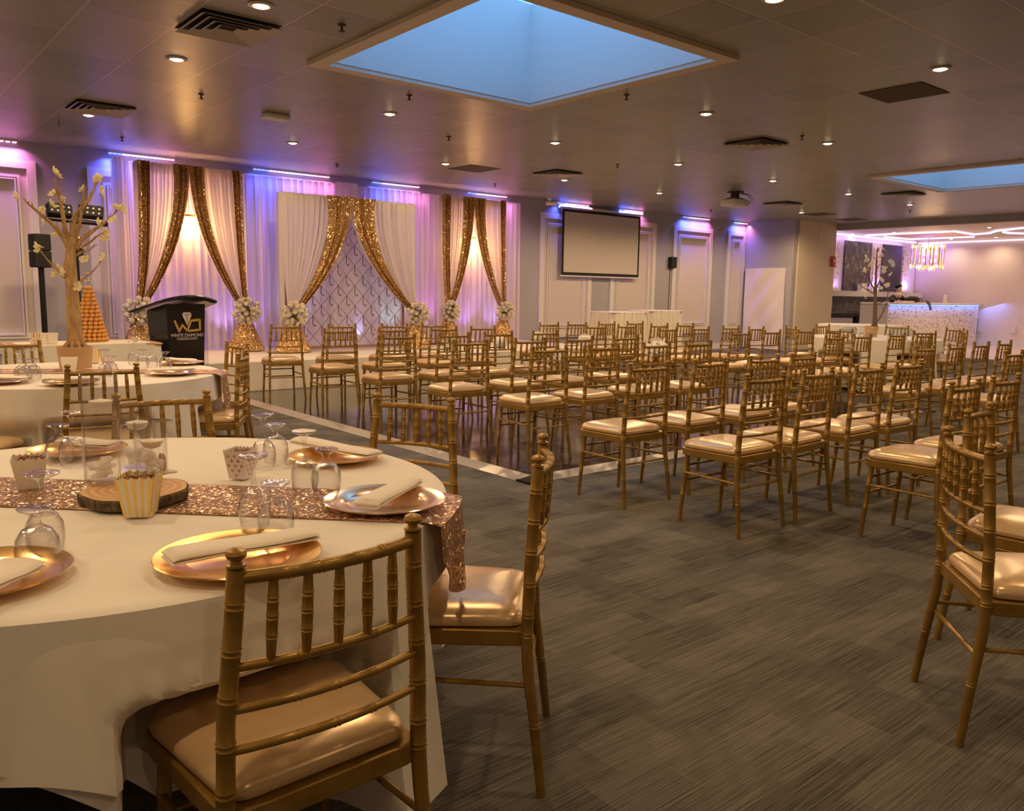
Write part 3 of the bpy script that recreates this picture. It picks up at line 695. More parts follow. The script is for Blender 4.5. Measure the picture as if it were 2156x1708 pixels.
# ================================================================== BAR
e = empty('bar_counter', (0, 0, 0), 0, 'long bar with pale rough stone front and blue lit top', 'bar')
bl = ay(1871, 640, 10.3).x; brx = 26.95
B(bl, brx, 10.3, 10.36, 0, 1.19).build('stone_front', 'stone', e, smooth=False)
B(bl-.02, bl-.0, 10.3, 11.05, 0, 1.19).build('end_panel', 'bar_side', e, smooth=False)
B(bl, brx, 10.36, 10.95, .0, 1.19).build('counter_body', 'bar_side', e, smooth=False)
MB().rbox(bl-.06, brx+.05, 10.18, 11.05, 1.2, 1.25, .03).build('countertop', 'white_paint', e)
B(bl+.05, brx-.05, 10.262, 10.285, 1.185, 1.198).build('light_strip', 'led_cyan', e, smooth=False)
area('bar_wash', ((bl+brx)/2, 10.24, 1.17), brx-bl, 7, (.12, .25, 1), (0, .15, -1), .03, R(150))
area('bar_wash_side', (26.95, 9.9, 1.15), .6, 2.5, (.15, .25, 1), (.3, -.3, -1))
# back bar feature wall
e = empty('back_bar_wall', (0, 0, 0), 0, 'violet lit feature wall with two dark marble panels behind bar', 'feature wall')
xs_ = lambda px: ay(px, 560, 12.3).x
B(20.6, 26.98, 12.32, 12.39, 1.0, 3.05).build('wall_board', 'white_paint', e, smooth=False)
B(xs_(1776), xs_(1832), 12.27, 12.31, 1.58, 2.98).build('marble_panel', 'black_marble', e, smooth=False)
o = B(xs_(1856), xs_(1896), 12.27, 12.31, 1.58, 2.98).build('marble_panel', 'black_gloss', e, smooth=False); o['label'] = 'plain black glossy panel'
for a, b in ((20.7, xs_(1766)), (xs_(1838), xs_(1852)), (xs_(1900), xs_(1912))):
    B(a, b, 12.28, 12.32, 1.56, 3.0).build('stone_strip', 'stone', e, smooth=False)
    area('niche_wash', ((a+b)/2, 12.15, 1.66), max(.25, b-a), 5, (.45, .25, 1), (0, .35, 1), .05)
B(20.7, 26.98, 12.0, 12.32, 1.40, 1.55).build('ledge', 'white_paint', e, smooth=False)
B(20.7, 26.98, 12.29, 12.32, .9, 1.40).build('backsplash', 'grey_marble', e, smooth=False)
e = empty('back_counter', (0, 0, 0), 0, 'low white back counter with dark top against marble', 'counter')
B(20.7, 22.2, 11.75, 12.28, 0, .82).build('cabinet', 'white_paint', e, smooth=False); B(20.65, 26.9, 11.7, 12.28, .83, .87).build('worktop', 'black', e, smooth=False)
B(25.0, 26.9, 11.75, 12.28, 0, .82).build('cabinet', 'white_paint', e, smooth=False)
e = empty('drinks_cooler', (0, 0, 0), 0, 'black drinks cooler with coloured band and pale label', 'cooler')
B(22.3, 24.9, 11.72, 12.25, 0, .82).build('cooler_body', 'black', e, smooth=False); B(22.5, 23.7, 11.69, 11.715, .86, 1.06).build('cooler_display', 'black', e, smooth=False)
B(22.6, 24.2, 11.70, 11.715, .64, .72).build('colour_band', 'dot_rose', e, smooth=False); B(22.5, 22.95, 11.70, 11.715, .40, .50).build('price_label', 'white_paint', e, smooth=False)
for k, px in enumerate((1772, 1786, 1795, 1803, 1811)):
    p = ay(px, 650, 11.95); e = empty('stacked_glasses', (p.x, 11.95, .87), 0, 'clear glassware on the back counter, %s from left' % ORD[k], 'glassware', 'glassware on the back counter')
    for dx in (-.1, 0, .1): MB().lathe([(.03, 0), (.04, .12), (.038, .12), (.028, .005)], (dx, 0, 0), 10, True).build('tumbler', 'glass', e)
p = ay(1813, 608, 12.15); tag(B(p.x-.14, p.x+.14, 12.05, 12.2, 1.55, 1.78).build('paper_box', 'box_white', smooth=False), 'cream box standing on the ledge before marble', 'box')
p = ay(1990, 630, 10.6); tag(MB().lathe([(.05, 0), (.055, .1), (.05, .22), (.02, .24)], (p.x, 10.6, 1.25), 14).build('bar_canister', 'box_white'), 'pale canister standing on the bar top', 'canister')
p = ay(2048, 632, 10.6); tag(MB().lathe([(.03, 0), (.05, .05), (.06, .1), (.055, .1), (.028, .02)], (p.x, 10.6, 1.25), 12, True).build('small_bowl', 'white_paint'), 'tiny white bowl near the right bar end', 'bowl')
# dark bag on the bar
p = ay(1925, 630, 10.45)
e = empty('dark_bag', (p.x, 10.5, 1.25), 0, 'dark bag with strap loop lying on the bar top', 'bag')
MB().ball((0, 0, .09), .09, 14, 8, (3.4, 1.8, 1.0), .08).build('bag_body', 'black_matte', e)
MB().tube([(.15, -.3, .06), (.22, -.36, -.06), (.32, -.36, -.2), (.38, -.36, -.18), (.33, -.34, -.02), (.3, -.28, .05)], .014, 8).build('strap', 'black', e)
MB().rbox(-.85, -.1, -.12, .1, .0, .05, .02).build('flap', 'shirt', e)
# person behind the bar
h = ay(1889, 608, 11.35)
pe_ = empty('person', (h.x, 11.45, 0), R(-20), 'person with dark hair, white collar and dark vest leaning behind bar', 'person')
def skin_body(name, nodes, edges, mt, parent, root=0):
    me = bpy.data.meshes.new(name); me.from_pydata([n_[0] for n_ in nodes], edges, []); me.materials.append(M[mt]); o = bpy.data.objects.new(name, me); COL.objects.link(o); o.parent = parent
    md = o.modifiers.new('skin', 'SKIN'); md.use_smooth_shade = True
    for i, n_ in enumerate(nodes): me.skin_vertices[0].data[i].radius = (n_[1], n_[1] if len(n_) < 3 else n_[2]); me.skin_vertices[0].data[i].use_root = (i == root)
    sd = o.modifiers.new('sub', 'SUBSURF'); sd.levels = 1; sd.render_levels = 2; return o
hz = h.z
N = [((0, .05, .92), .13, .10), ((0, .0, 1.1), .13, .1), ((0, -.1, 1.3), .15, .1), ((0, -.16, hz-.2), .09, .08), ((0, -.19, hz-.12), .05), ((0, -.2, hz-.03), .072, .085), ((0, -.2, hz+.06), .07, .08),
     ((-.17, -.12, hz-.24), .055), ((-.26, -.25, 1.3), .045), ((-.2, -.48, 1.29), .032), ((.17, -.12, hz-.24), .055), ((.26, -.25, 1.3), .045), ((.2, -.48, 1.29), .032),
     ((-.1, .05, .85), .09), ((-.11, .0, .48), .065), ((-.11, .04, .08), .045), ((.1, .05, .85), .09), ((.11, 0, .48), .065), ((.11, .04, .08), .045), ((-.11, -.1, .04), .04), ((.11, -.1, .04), .04), ((0, -.28, hz-.0), .02)]
skin_body('body', N, [(0, 1), (1, 2), (2, 3), (3, 4), (4, 5), (5, 6), (3, 7), (7, 8), (8, 9), (3, 10), (10, 11), (11, 12), (0, 13), (13, 14), (14, 15), (0, 16), (16, 17), (17, 18), (15, 19), (18, 20), (5, 21)], 'skin', pe_)
V = [((0, .05, .9), .15, .12), ((0, 0, 1.1), .15, .115), ((0, -.1, 1.3), .17, .115), ((0, -.155, hz-.23), .10, .09), ((-.17, -.12, hz-.24), .066), ((-.26, -.25, 1.3), .055), ((-.21, -.44, 1.3), .045), ((.17, -.12, hz-.24), .066), ((.26, -.25, 1.3), .055), ((.21, -.44, 1.3), .045)]
skin_body('jacket', V, [(0, 1), (1, 2), (2, 3), (3, 4), (4, 5), (5, 6), (3, 7), (7, 8), (8, 9)], 'black_matte', pe_)
MB().lathe([(.075, -.05), (.085, -.01), (.062, .04)], (0, -.19, hz-.15), 14).build('shirt_collar', 'shirt', pe_)
MB().ball((0, -.17, hz+.07), .098, 14, 9, (1, 1.05, .8), .06).build('hair', 'hair', pe_)
# bar room lights
pts = [az(1822, 494, 3.19), az(1900, 490, 3.19), az(2010, 485.5, 3.19), az(2050, 492, 3.19), az(2085, 489, 3.19), az(2100, 484, 3.19), az(2156, 478, 3.19)]
def led_line(pts, mt, label, r_=.025):
    tag(MB().tube([tuple(p) for p in pts], r_, 6).build('led_line', mt), label, 'light strip', 'glowing lines on the bar ceiling')
def clampx(p): return Vector((min(27.0, max(20.85, p.x)), min(12.35, p.y), 3.165))
led_line([clampx(p) for p in pts], 'led_bar', 'white violet light line zigzagging nearest across bar ceiling')
led_line([clampx(az(x, y, 3.19)) for x, y in ((1862, 497), (1915, 502), (2052, 497))], 'led_pale', 'pink light line behind the golden ceiling recess')
led_line([clampx(az(x, y, 3.19)) for x, y in ((2112, 487), (2125, 489), (2156, 490))], 'led_bar', 'short light line at the right frame edge of bar ceiling')
led_line([(20.75, 12.33, 3.14), (26.95, 12.33, 3.14)], 'led_bar', 'light line along the top of the feature wall')
led_line([(27.05, 12.3, 3.12), (27.05, 2.2, 3.12)], 'led_pale', 'light line along the top of the far plain wall')
area('bar_ceiling_wash', (23.5, 12.2, 3.1), 5, 9, (.55, .35, 1), (0, .3, -1), .1)
area('bar_corner_wash', (26.9, 12.0, 3.05), .5, 9, (.35, .2, 1), (.4, -.2, -1), .3)
ta = [az(x, y, 3.2) for x, y in ((1885, 498.5), (2000, 490), (2050, 493), (1930, 500.5))]
tag(MB().prism([(clampx(p).x, p.y) for p in ta], 3.188, 3.199).build('ceiling_recess', 'tray_gold', smooth=False), 'golden recessed field in the bar ceiling above chandelier', 'ceiling panel')
p = ax(1953, 540, 24.0)
e = empty('star_chandelier', (24, p.y, p.z), 0, 'large gold rod chandelier with glowing crystal stars before bar', 'chandelier')
MB().tube([(0, 0, 3.2-p.z), (0, 0, .1)], .008, 6).build('hanging_rod', 'chrome', e); MB().lathe([(.15, 3.17-p.z), (.15, 3.2-p.z)], seg=20).build('ceiling_rose', 'metal_grey', e)
rods = MB()
for k in range(22):
    a = 2*PI*k/22; rr = .42 if k % 2 else .34; rods.tube([(rr*math.cos(a), rr*math.sin(a), -.26), (rr*math.cos(a), rr*math.sin(a), .24)], .012, 6)
rods.build('gold_rods', 'plate_gold', e)
for zz, rr, n_ in ((.27, .42, 12), (-.28, .42, 12), (.2, .22, 6), (-.34, .2, 6)):
    for k in range(n_):
        a = 2*PI*(k+.5*(zz > 0))/n_; s_ = MB()
        c_ = Vector((rr*math.cos(a), rr*math.sin(a), zz)); b0 = len(s_.v)
        for i in range(5):
            th = 2*PI*i/5; dirv = Vector((math.cos(th)*-math.sin(a), math.cos(th)*math.cos(a), math.sin(th))); dr = dirv*.085
            sdv = dirv.cross(Vector((math.cos(a), math.sin(a), 0)))*.022; outv = Vector((math.cos(a), math.sin(a), 0))*.02
            b0 = len(s_.v); s_.v += [c_-sdv, c_+dr, c_+sdv, c_+outv, c_-outv]
            for fq in ((0, 1, 3), (1, 2, 3), (0, 4, 1), (1, 4, 2)): s_.face([b0+i_ for i_ in fq])
        s_.build('crystal_star', 'star_glow' if k % 2 else 'star_glow_bright', e, smooth=False)
for k in range(8): MB().ball((.22*math.cos(k*PI/4), .22*math.sin(k*PI/4), -.12+.2*(k % 2)), .035, 8, 6, (1, 1, 1.6)).build('candle_bulb', 'star_glow_bright', e)
point('star_lamp', (24, p.y, p.z), 22, (1, .58, .28), .35)
for k, (x, y) in enumerate(((1796, 491.5), (1882, 488.5), (2083, 478), (2023, 505), (2114, 501))):
    q = az(x, y, 3.2); q = Vector((min(26.6, max(21.2, q.x)), q.y, 3.2))
    o = copy_tree(dl); o.location = q; tag(o, 'recessed downlight in the bar ceiling, %s from left' % ORD[k], 'ceiling light', 'bar ceiling downlights'); spot('bar_lamp_and_fill', (q.x, q.y, 3.16), 34, (1, .72, .45), R(150), blend=.8, size=.06)
for x, y in ((22.5, 4.5), (25, 4.5), (22.3, 6.6), (24.8, 6.6), (22.3, 8.5), (24.8, 8.5)):
    spot('bar_lamp_and_fill', (x, y, 3.17), 56, (1, .68, .42), R(155), blend=.8, size=.08)  # extra fill spots without fixtures, added to warm the stone bar front
q = ay(1752, 551, 11.46); e = empty('fire_alarm', (q.x, 11.46, q.z), 0, 'red fire alarm strobe on the cream partition', 'alarm')
MB().rbox(-.10, .10, -.06, 0, -.13, .13, .02).build('alarm_body', 'red', e); B(-.04, .04, -.075, -.06, -.02, .06).build('strobe_lens', 'white_paint', e)
for px, py, lb in ((2062, 692, 'beside the stone bar end'), (2134, 695, 'nearest the right frame edge')):
    q = ax(px, py, 27.08); tag(B(27.06, 27.095, q.y-.06, q.y+.06, q.z-.1, q.z+.1).build('wall_outlet', 'white_paint', smooth=False), 'white wall outlet '+lb, 'outlet')

# ================================================================== CHAIRS
def ringed(path, r0, rings, seg=10, wdt=.005, up=.0016, taper=None):
    # path polyline in z order; rings = list of z heights; returns points, radii
    P = [Vector(p) for p in path]; out = []; rad = []
    L = [0]
    for a, b in zip(P, P[1:]): L.append(L[-1]+(b-a).length)
    def atl(s_):
        for i in range(len(P)-1):
            if s_ <= L[i+1]+1e-9: t_ = (s_-L[i])/(L[i+1]-L[i]); return P[i].lerp(P[i+1], t_)
        return P[-1].copy()
    ks = [(l, r0) for l in L]
    for q in rings:
        s_ = q*L[-1]
        for d, rr in ((-wdt*1.6, 0), (-wdt, up), (-wdt*.3, -up*.3), (wdt*.3, -up*.3), (wdt, up), (wdt*1.6, 0)): ks.append((s_+d, r0+rr))
    ks = sorted(k for k in ks if 0 <= k[0] <= L[-1])
    last = -1
    for s_, rr in ks:
        if s_-last < 1e-4: continue
        last = s_; out.append(atl(s_)); tt = s_/L[-1]; rad.append(rr*(taper(tt) if taper else 1))
    return out, rad
def make_chair():
    e = empty('chiavari_chair', (0, 0, 0))
    # seat frame: D shaped apron
    def outline(hx_f, hx_b, yb, yf, r_=.06, n=6):
        pts = []
        for (cx, cy, a0) in ((hx_f-r_, yf-r_, 0), (-hx_f+r_, yf-r_, 90), (-hx_b+r_*.6, yb+r_*.6, 180), (hx_b-r_*.6, yb+r_*.6, 270)):
            rr = r_ if cy > 0 else r_*.6
            for k in range(n+1): a = R(a0+90*k/n); pts.append((cx+rr*math.cos(a), cy+rr*math.sin(a)))
        return pts
    o1 = outline(.215, .198, -.205, .205)
    MB().prism(o1, .408, .452).build('seat_frame', 'chair_gold', e, bevel=.004)
    f = MB(); o2 = outline(.213, .187, -.190, .205, .08); L = len(o2); b = 0
    lv = [(.452, .94), (.458, .99), (.468, 1.008), (.479, .995), (.489, .95), (.498, .86), (.505, .70), (.510, .48), (.512, .25)]
    for z, k in lv:
        for (x, y) in o2: f.v.append(Vector((x*k, y*k+.005*(1-k), z)))
    for j in range(len(lv)-1):
        for i in range(L): f.face([j*L+i, j*L+(i+1) % L, (j+1)*L+(i+1) % L, (j+1)*L+i])
    f.face([(len(lv)-1)*L+i for i in range(L)]); f.build('seat_cushion', 'cushion', e)
    for sx_ in (-1, 1):
        p, r_ = ringed([(sx_*.175, .165, .43), (sx_*.19, .195, .012)], .014, [.3, .62], taper=lambda t_: 1.12-.3*t_)
        MB().tube(p, r_, 12).tube([(sx_*.19, .195, .012), (sx_*.1905, .196, 0)], .012, 10).build('leg', 'chair_gold', e)
        path = [(sx_*.215, -.245, .0), (sx_*.205, -.222, .2), (sx_*.198, -.203, .34), (sx_*.195, -.198, .43), (sx_*.19, -.203, .62), (sx_*.175, -.212, .80), (sx_*.170, -.217, .885)]
        p, r_ = ringed(path, .0145, [.22, .5, .56, .655, .75, .84, .93], taper=lambda t_: .85+.3*min(1, t_*2)-.08*t_)
        f = MB().tube(p, r_, 12)
        f.lathe([(.0125, 0), (.0165, .003), (.0165, .007), (.010, .010), (.009, .013), (.0155, .018), (.0175, .024), (.015, .030), (.006, .034), (0.0001, .035)], (sx_*.170, -.217, .885), 12)
        f.build('back_post', 'chair_gold', e)
    def xz(z):
        t_ = (z-.44)/(.885-.44); return .195-.025*t_, -.198-.019*t_
    def rail(z, r_, bow, name, rings):
        hx, y = xz(z); n = 10; pts = []
        for k in range(n+1): u = k/n*2-1; pts.append((hx*u, y-bow*(1-u*u), z))
        p, rr = ringed(pts, r_, rings, up=.0013, wdt=.004); MB().tube(p, rr, 10).build(name, 'chair_gold', e)
    rail(.868, .0115, .030, 'top_rail', [.25, .4, .6, .75]); rail(.715, .0085, .028, 'lower_rail', [.3, .7])
    rail(.64, .008, .026, 'slat_rail', [.3, .5, .7]); rail(.567, .008, .024, 'slat_rail', [.3, .5, .7])
    for k in range(5):
        u = (k+1)/3-1; h1, y1 = xz(.868); h0, y0 = xz(.715)
        a = (h0*u, y0-.028*(1-u*u), .715); b_ = (h1*u, y1-.030*(1-u*u), .868)
        p, rr = ringed([a, b_], .0095, [.3, .52, .72], wdt=.0035, up=.0013, taper=lambda t_: .80+.27*math.sin(PI*t_)**.7); MB().tube(p, rr, 8).build('spindle', 'chair_gold', e)
    for a, b_ in (((-.184, .18, .30), (-.195, -.198, .30)), ((.184, .18, .30), (.195, -.198, .30)), ((-.185, .185, .25), (.185, .185, .25)), ((-.182, .178, .34), (.182, .178, .34)), ((-.196, -.202, .27), (.196, -.202, .27))):
        p, rr = ringed([a, b_], .0075, [.3, .7], wdt=.004, up=.0013); MB().tube(p, rr, 8).build('stretcher', 'chair_gold', e)
    return e
chair0 = make_chair(); chair_used = [False]
def chair(x, y, head, label, group, z=0):
    """x, y = point under the finials; head = facing angle in degrees"""
    o = copy_tree(chair0) if chair_used[0] else chair0; chair_used[0] = True
    rz = R(head-90); off = Matrix.Rotation(rz, 3, 'Z') @ Vector((0, -.217, 0))
    o.location = (x-off.x, y-off.y, z); o.rotation_euler = (0, 0, rz); tag(o, label, 'chair', group); return o
# ceremony seats: rows (depth of the backs), centre columns read off the finial pairs
LEFT = [(9.05, [(588.7, 649), (697.2, 751.8), (803.7, 853), (883.3, 928)], -14), (8.05, [(682.9, 746.6), (799.5, 854.8), (908.4, 961), (992.5, 1042)], -6),
        (6.82, [(808.5, 871.5), (927.1, 985.2), (1021, 1078.8), (1123, 1173)], -6), (5.70, [(957.1, 1025.2), (1086, 1147.7), (1192.7, 1247.9), (1293.1, 1342.5)], -3),
        (4.72, [(1122.7, 1193), (1242.4, 1301.5), (1356, 1410.7), (1444.1, 1497)], -3), (3.43, [(1329.3, 1405.1), (1461.5, 1531), (1581.8, 1638.6), (1667, 1718)], 0),
        (2.61, [(1575.3, 1651), (1690.8, 1757.6), (1805.6, 1858.6), (1890.8, 1940.4)], 0), (1.79, [(2007.2, 2060.9), (2094.7, 2144.3)], 0)]
RIGHT = [(8.70, [(1138, 1174.9), (1197.8, 1232.6), (1261.4, 1293.8), (1322.4, 1352.6)], -4), (7.83, [(1236.8, 1274.4), (1302.9, 1339), (1371.7, 1405.1), (1427.4, 1459.4)], -4),
         (6.92, [(1387.7, 1426), (1455.9, 1492.8), (1522.7, 1556.5), (1577, 1608.7)], -4), (5.85, [(1538, 1581.8), (1606.6, 1646.3), (1682.4, 1712.4), (1740, 1770.4)], -3),
         (4.70, [(1735.7, 1781), (1798.6, 1834.4), (1875, 1904.9), (1932.6, 1960.2)], -3), (3.42, [(1930, 1969.3), (2000, 2028.7), (2053.5, 2081.5), (2103, 2131)], 0), (2.68, [(2119.5, 2153.4)], 0)]
CH = {}
ROWW = ['front', 'second', 'third', 'fourth', 'fifth', 'sixth', 'seventh', 'rearmost']
for nm, blk in (('left', LEFT), ('right', RIGHT)):
    for j, (y, lst, ang) in enumerate(blk):
        for i, (a, b) in enumerate(lst):
            mid = (a+b)/2; yy = y
            # height of the finials is fixed, so walk along the row plane
            P = ay(mid, 700, yy); 
            for _ in range(3):
                lo, hi = 600, 900
                for _k in range(40):
                    mm = (lo+hi)/2
                    if ay(mid, mm, yy).z > .92: lo = mm
                    else: hi = mm
                P = ay(mid, lo, yy)
            jit = random.uniform(-2.5, 2.5)
            if nm == 'left' and j == 0: yy += (.22, .05, -.03, -.1)[i]
            onf = DX0-.1 < P.x < DX1+.1 and DY0-.1 < yy < DY1
            rw = ROWW[j] if not (nm == 'right' and j == 6) else 'rearmost visible'
            CH[(nm, j, i)] = chair(P.x, yy, 90+ang*.6+jit, 'gold spindle-back chair, %s row of the %s seating block, %s from its left' % (rw, nm, ORD[i]), 'ceremony chairs in rows facing the stage', .022 if onf else 0)
G1, G2, G3, G4 = 'chairs around the front left table', 'chairs around the table with the budding tree', 'chairs around the far right table', 'chairs at the right frame edge'
chair(.648, 1.265, 91, 'nearest gold chair, back to camera, tucked under the front table', G1)
chair(1.505, 1.68, 136, 'gold chair seen side-on at the right of the front table', G1)
chair(1.80, 2.785, 208, 'gold chair behind the front table, its back against the dance floor edge', G1)
chair(1.02, 3.43, 262, 'gold chair behind the glass vases on the front table', G1)
chair(1.14, 4.87, 84, 'gold chair with its back to camera before the tree table', G2)
chair(2.15, 5.45, 150, 'gold chair right of the tree table, the nearer of two', G2)
chair(2.50, 6.44, 185, 'gold chair right of the tree table, the farther of two', G2)
chair(1.10, 7.35, 262, 'gold chair on the far side of the tree table, left of trunk', G2)
chair(.40, 5.04, 52, 'gold chair cut by the left frame edge, only seat showing', G2)
chair(11.24, 6.92, -35, 'gold chair seen edge-on left of the far right table', G3)
chair(12.5, 7.12, 265, 'gold chair on the far left side of the far right table', G3)
chair(11.02, 6.02, 27, 'gold chair in front of the left side of the far right table', G3)
chair(13.45, 6.35, 190, 'gold chair on the far side of the far right table', G3)
chair(11.62, 5.10, 62, 'gold chair before the right side of the far right table', G3)
chair(13.28, 5.38, 155, 'gold chair right of the far right table, the farther of two', G3)
chair(12.5, 4.95, 128, 'gold chair right of the far right table, the nearer of two', G3)
chair(3.51, 1.30, 277, 'gold chair at right edge, half behind the nearest right chair', G4)
chair(2.71, 1.03, 311, 'largest gold chair at the right frame edge, facing away', G4)

# tulle poms tied to the aisle chairs
def pom(key, sgn, zz, r_, label, k):
    c = CH[key]; T = Matrix.Translation(c.location) @ Matrix.Rotation(c.rotation_euler.z, 4, 'Z'); p = T @ Vector((sgn*.22, -.24, zz))
    rnd = random.Random(k); f = MB()
    for q in range(46):
        d = Vector((rnd.gauss(0, 1), rnd.gauss(0, 1), rnd.gauss(0, 1))).normalized(); a = d.orthogonal().normalized()*r_*.35; b_ = d.cross(a)
        b0 = len(f.v); f.v += [d*r_*.2, d*r_*.9+a, d*r_*rnd.uniform(.95, 1.15)+b_*.4, d*r_*.9-a]; f.face([b0, b0+1, b0+2, b0+3])
    f.ball((0, 0, 0), r_*.75, 10, 7, jit=.15)
    o = f.build('tulle_pom', 'petal_white'); o.location = p; tag(o, label, 'decoration', 'white tulle poms on the aisle chairs')
pom(('left', 1, 3), 1, .70, .10, 'white tulle pom on the second row aisle chair, left block', 1)
pom(('right', 0, 0), -1, .70, .10, 'white tulle pom on the front row aisle chair, right block', 2)
pom(('left', 2, 3), 1, .62, .10, 'white tulle pom on the third row aisle chair, left block', 3)
pom(('right', 1, 0), -1, .70, .10, 'white tulle pom on the second row aisle chair, right block', 4)
pom(('right', 2, 0), -1, .64, .15, 'largest white tulle pom, third row aisle chair, right block', 5)
pom(('left', 0, 3), 1, .66, .10, 'white tulle pom on the front row aisle chair, left block', 6)

# ================================================================== ROUND TABLES
TR = .915
SEATS = []
def push(p, c):
    for o in SEATS:
        T = Matrix.Translation(o.location) @ Matrix.Rotation(o.rotation_euler.z, 4, 'Z'); q = T.inverted() @ p
        k = min(1, max(0, (.60-p.z)/.10)); k = k*k*(3-2*k); lat = min(1, max(0, (.32-abs(q.x))/.09)); lat = lat*lat*(3-2*lat)
        if k > 0 and lat > 0 and q.y < .235 and q.y > -.6: q.y += (.235-q.y)*k*lat; p = T @ q
    return p
def drape_round(c, r_, z0, drop, folds, am, name, mt, label, seg=300, rings=22, th=.0, group='cloths on the round tables', seed=0):
    rnd = random.Random(seed); ph = [rnd.uniform(0, 6.28) for _ in range(6)]
    f = MB(); b = 0; cxs = Vector(c)
    f.v.append(Vector((c[0], c[1], z0+th)))
    rr_ = [.3*r_, .6*r_, .85*r_, r_-.02, r_-.004]
    prof = [(q, 0) for q in rr_]
    for (rad, dz) in prof:
        for k in range(seg): a = 2*PI*k/seg; f.v.append(Vector((c[0]+rad*math.cos(a), c[1]+rad*math.sin(a), z0+th)))
    for j in range(rings+1):
        v = j/rings
        for k in range(seg):
            a = 2*PI*k/seg; D = drop(a); s_ = v*D
            A = am(a) if callable(am) else am
            w_ = A*(math.sin(folds*a+ph[0]+v*.4)+.55*math.sin((folds*1.63//1)*a+ph[1])+.35*math.sin((folds*.6//1)*a+ph[2]-v))*(v**.95)*(D/.6)**.6
            rad = r_+.006+.05*v*D/.6+w_+th
            f.v.append(Vector((c[0]+rad*math.cos(a), c[1]+rad*math.sin(a), z0+th-.006-s_)))
    f.v = [push(q, c) if q.z < .62 else q for q in f.v]
    nr = len(prof)+rings+1
    for k in range(seg): f.face([0, 1+k, 1+(k+1) % seg])
    for j in range(nr-1):
        for k in range(seg): f.face([1+j*seg+k, 1+(j+1)*seg+k, 1+(j+1)*seg+(k+1) % seg, 1+j*seg+(k+1) % seg])
    o = f.build(name, mt); tag(o, label, 'tablecloth', group); return o
def round_table(c, label, gl):
    e = empty('round_table', (c[0], c[1], 0), 0, label, 'table', 'round banquet tables')
    MB().lathe([(.9, .735), (.905, .74), (.905, .757), (.9, .76)], seg=48).build('tabletop', 'wood_end', e)
    for sx_ in (-1, 1):
        for sy_ in (-1, 1): MB().tube([(sx_*.45, sy_*.45, .735), (sx_*.47, sy_*.47, 0)], .015, 8).build('leg', 'metal_grey', e)
ZT = .765
SEATS += [o for o in bpy.data.objects if o.name.startswith('chiavari_chair') and not o.parent and o.get('group') in (G1, G2, G3)]
T1 = (.57, 2.40); T2 = (1.24, 6.05); T3 = (12.05, 6.02)
round_table(T1, 'front left round banquet table under white cloths', G1)
round_table(T2, 'round banquet table under the budding tree centrepiece', G2)
round_table(T3, 'far right round banquet table under white cloths', G3)
def sq(theta0, half, lo, hi):
    def d(a):
        q = a-theta0; v = half/max(abs(math.cos(q)), abs(math.sin(q)))-TR; return min(hi, max(lo, v))
    return d
def under1(a):
    d = (math.degrees(a)+180) % 360-180
    def sm(x): x = min(1, max(0, x)); return x*x*(3-2*x)
    return .27+.40*sm((d+112)/42)*(1-.28*sm((d+55)/60))-.0 if d > -112 else .27+.25*sm((-112-d)/50)
drape_round(T1, .905, .7605, under1, 7, .040, 'under_cloth', 'cloth', 'long white under cloth hanging low from the front left table', th=.001, seed=3)
drape_round(T1, .907, .7605, sq(R(-45), 1.10, .17, .50), 8, .014, 'overlay_cloth', 'overlay', 'square white overlay cloth on the front left table', th=.0045, seed=5)
drape_round(T2, .905, .7605, lambda a: .68, 13, .026, 'under_cloth', 'cloth', 'long white under cloth of the table under the budding tree', th=.001, seed=7)
drape_round(T2, .907, .7605, sq(R(10), 1.12, .17, .5), 9, .028, 'overlay_cloth', 'overlay', 'square white overlay cloth under the budding tree', th=.0045, seed=8)
drape_round(T3, .905, .7605, lambda a: .72, 12, .02, 'under_cloth', 'cloth', 'long white under cloth of the far right table', th=.001, seed=9)
drape_round(T3, .907, .7605, sq(R(20), 1.2, .2, .5), 8, .015, 'overlay_cloth', 'overlay', 'white overlay cloth with curved hem on far right table', th=.0045, seed=10)
ZT = .7668
def runner(c, p0, p1, hw, over0, over1, label, z=ZT):
    a = Vector(p0).to_2d(); b_ = Vector(p1).to_2d(); d = (b_-a).normalized(); n_ = Vector((-d.y, d.x)); C2 = Vector(c)
    o0 = (a-C2).dot(n_)                                           # lateral offset of the strip
    f = MB(); NU, NV = 16, 90
    def fn(u, v):
        lat = o0+(u-.5)*2*hw; e = math.sqrt(max(.01, (TR+.012)**2-lat*lat))
        tot = 2*e+over0+over1; s_ = v*tot
        if s_ < over0:
            q = over0-s_; wv = .012*math.sin(u*12+q*6)*min(1, q*5); lim = over0-.10*(abs(u-.5)*2)**2.2; q = min(q, lim); x = -e-.035-.05*q+wv; zz = z-q
        elif s_ < over0+2*e: x = s_-over0-e; zz = z+.002
        else:
            q = s_-over0-2*e; wv = .012*math.sin(u*12+q*7)*min(1, q*5); q = min(q, over1-.12*(abs(u-.5)*2)**2.4); x = e+.035+.05*q+wv; zz = z-q
        if abs(s_-over0) < 1e-6: x = -e
        p = C2+n_*lat+d*x; return (p.x, p.y, zz)
    o = f.grid(fn, NU, 150).build('sequin_runner', 'sequin_rose', solid=.003); tag(o, label, 'table runner', 'sequin runners across the round tables')
runner(T1, az(0, 1035, ZT), az(880, 1068, ZT),   .15, .25, .22, 'rose gold sequin runner across the front left table')
runner(T2, az(0, 782, ZT), az(400, 783, ZT), .15, .25, .30, 'rose gold sequin runner on the budding tree table')

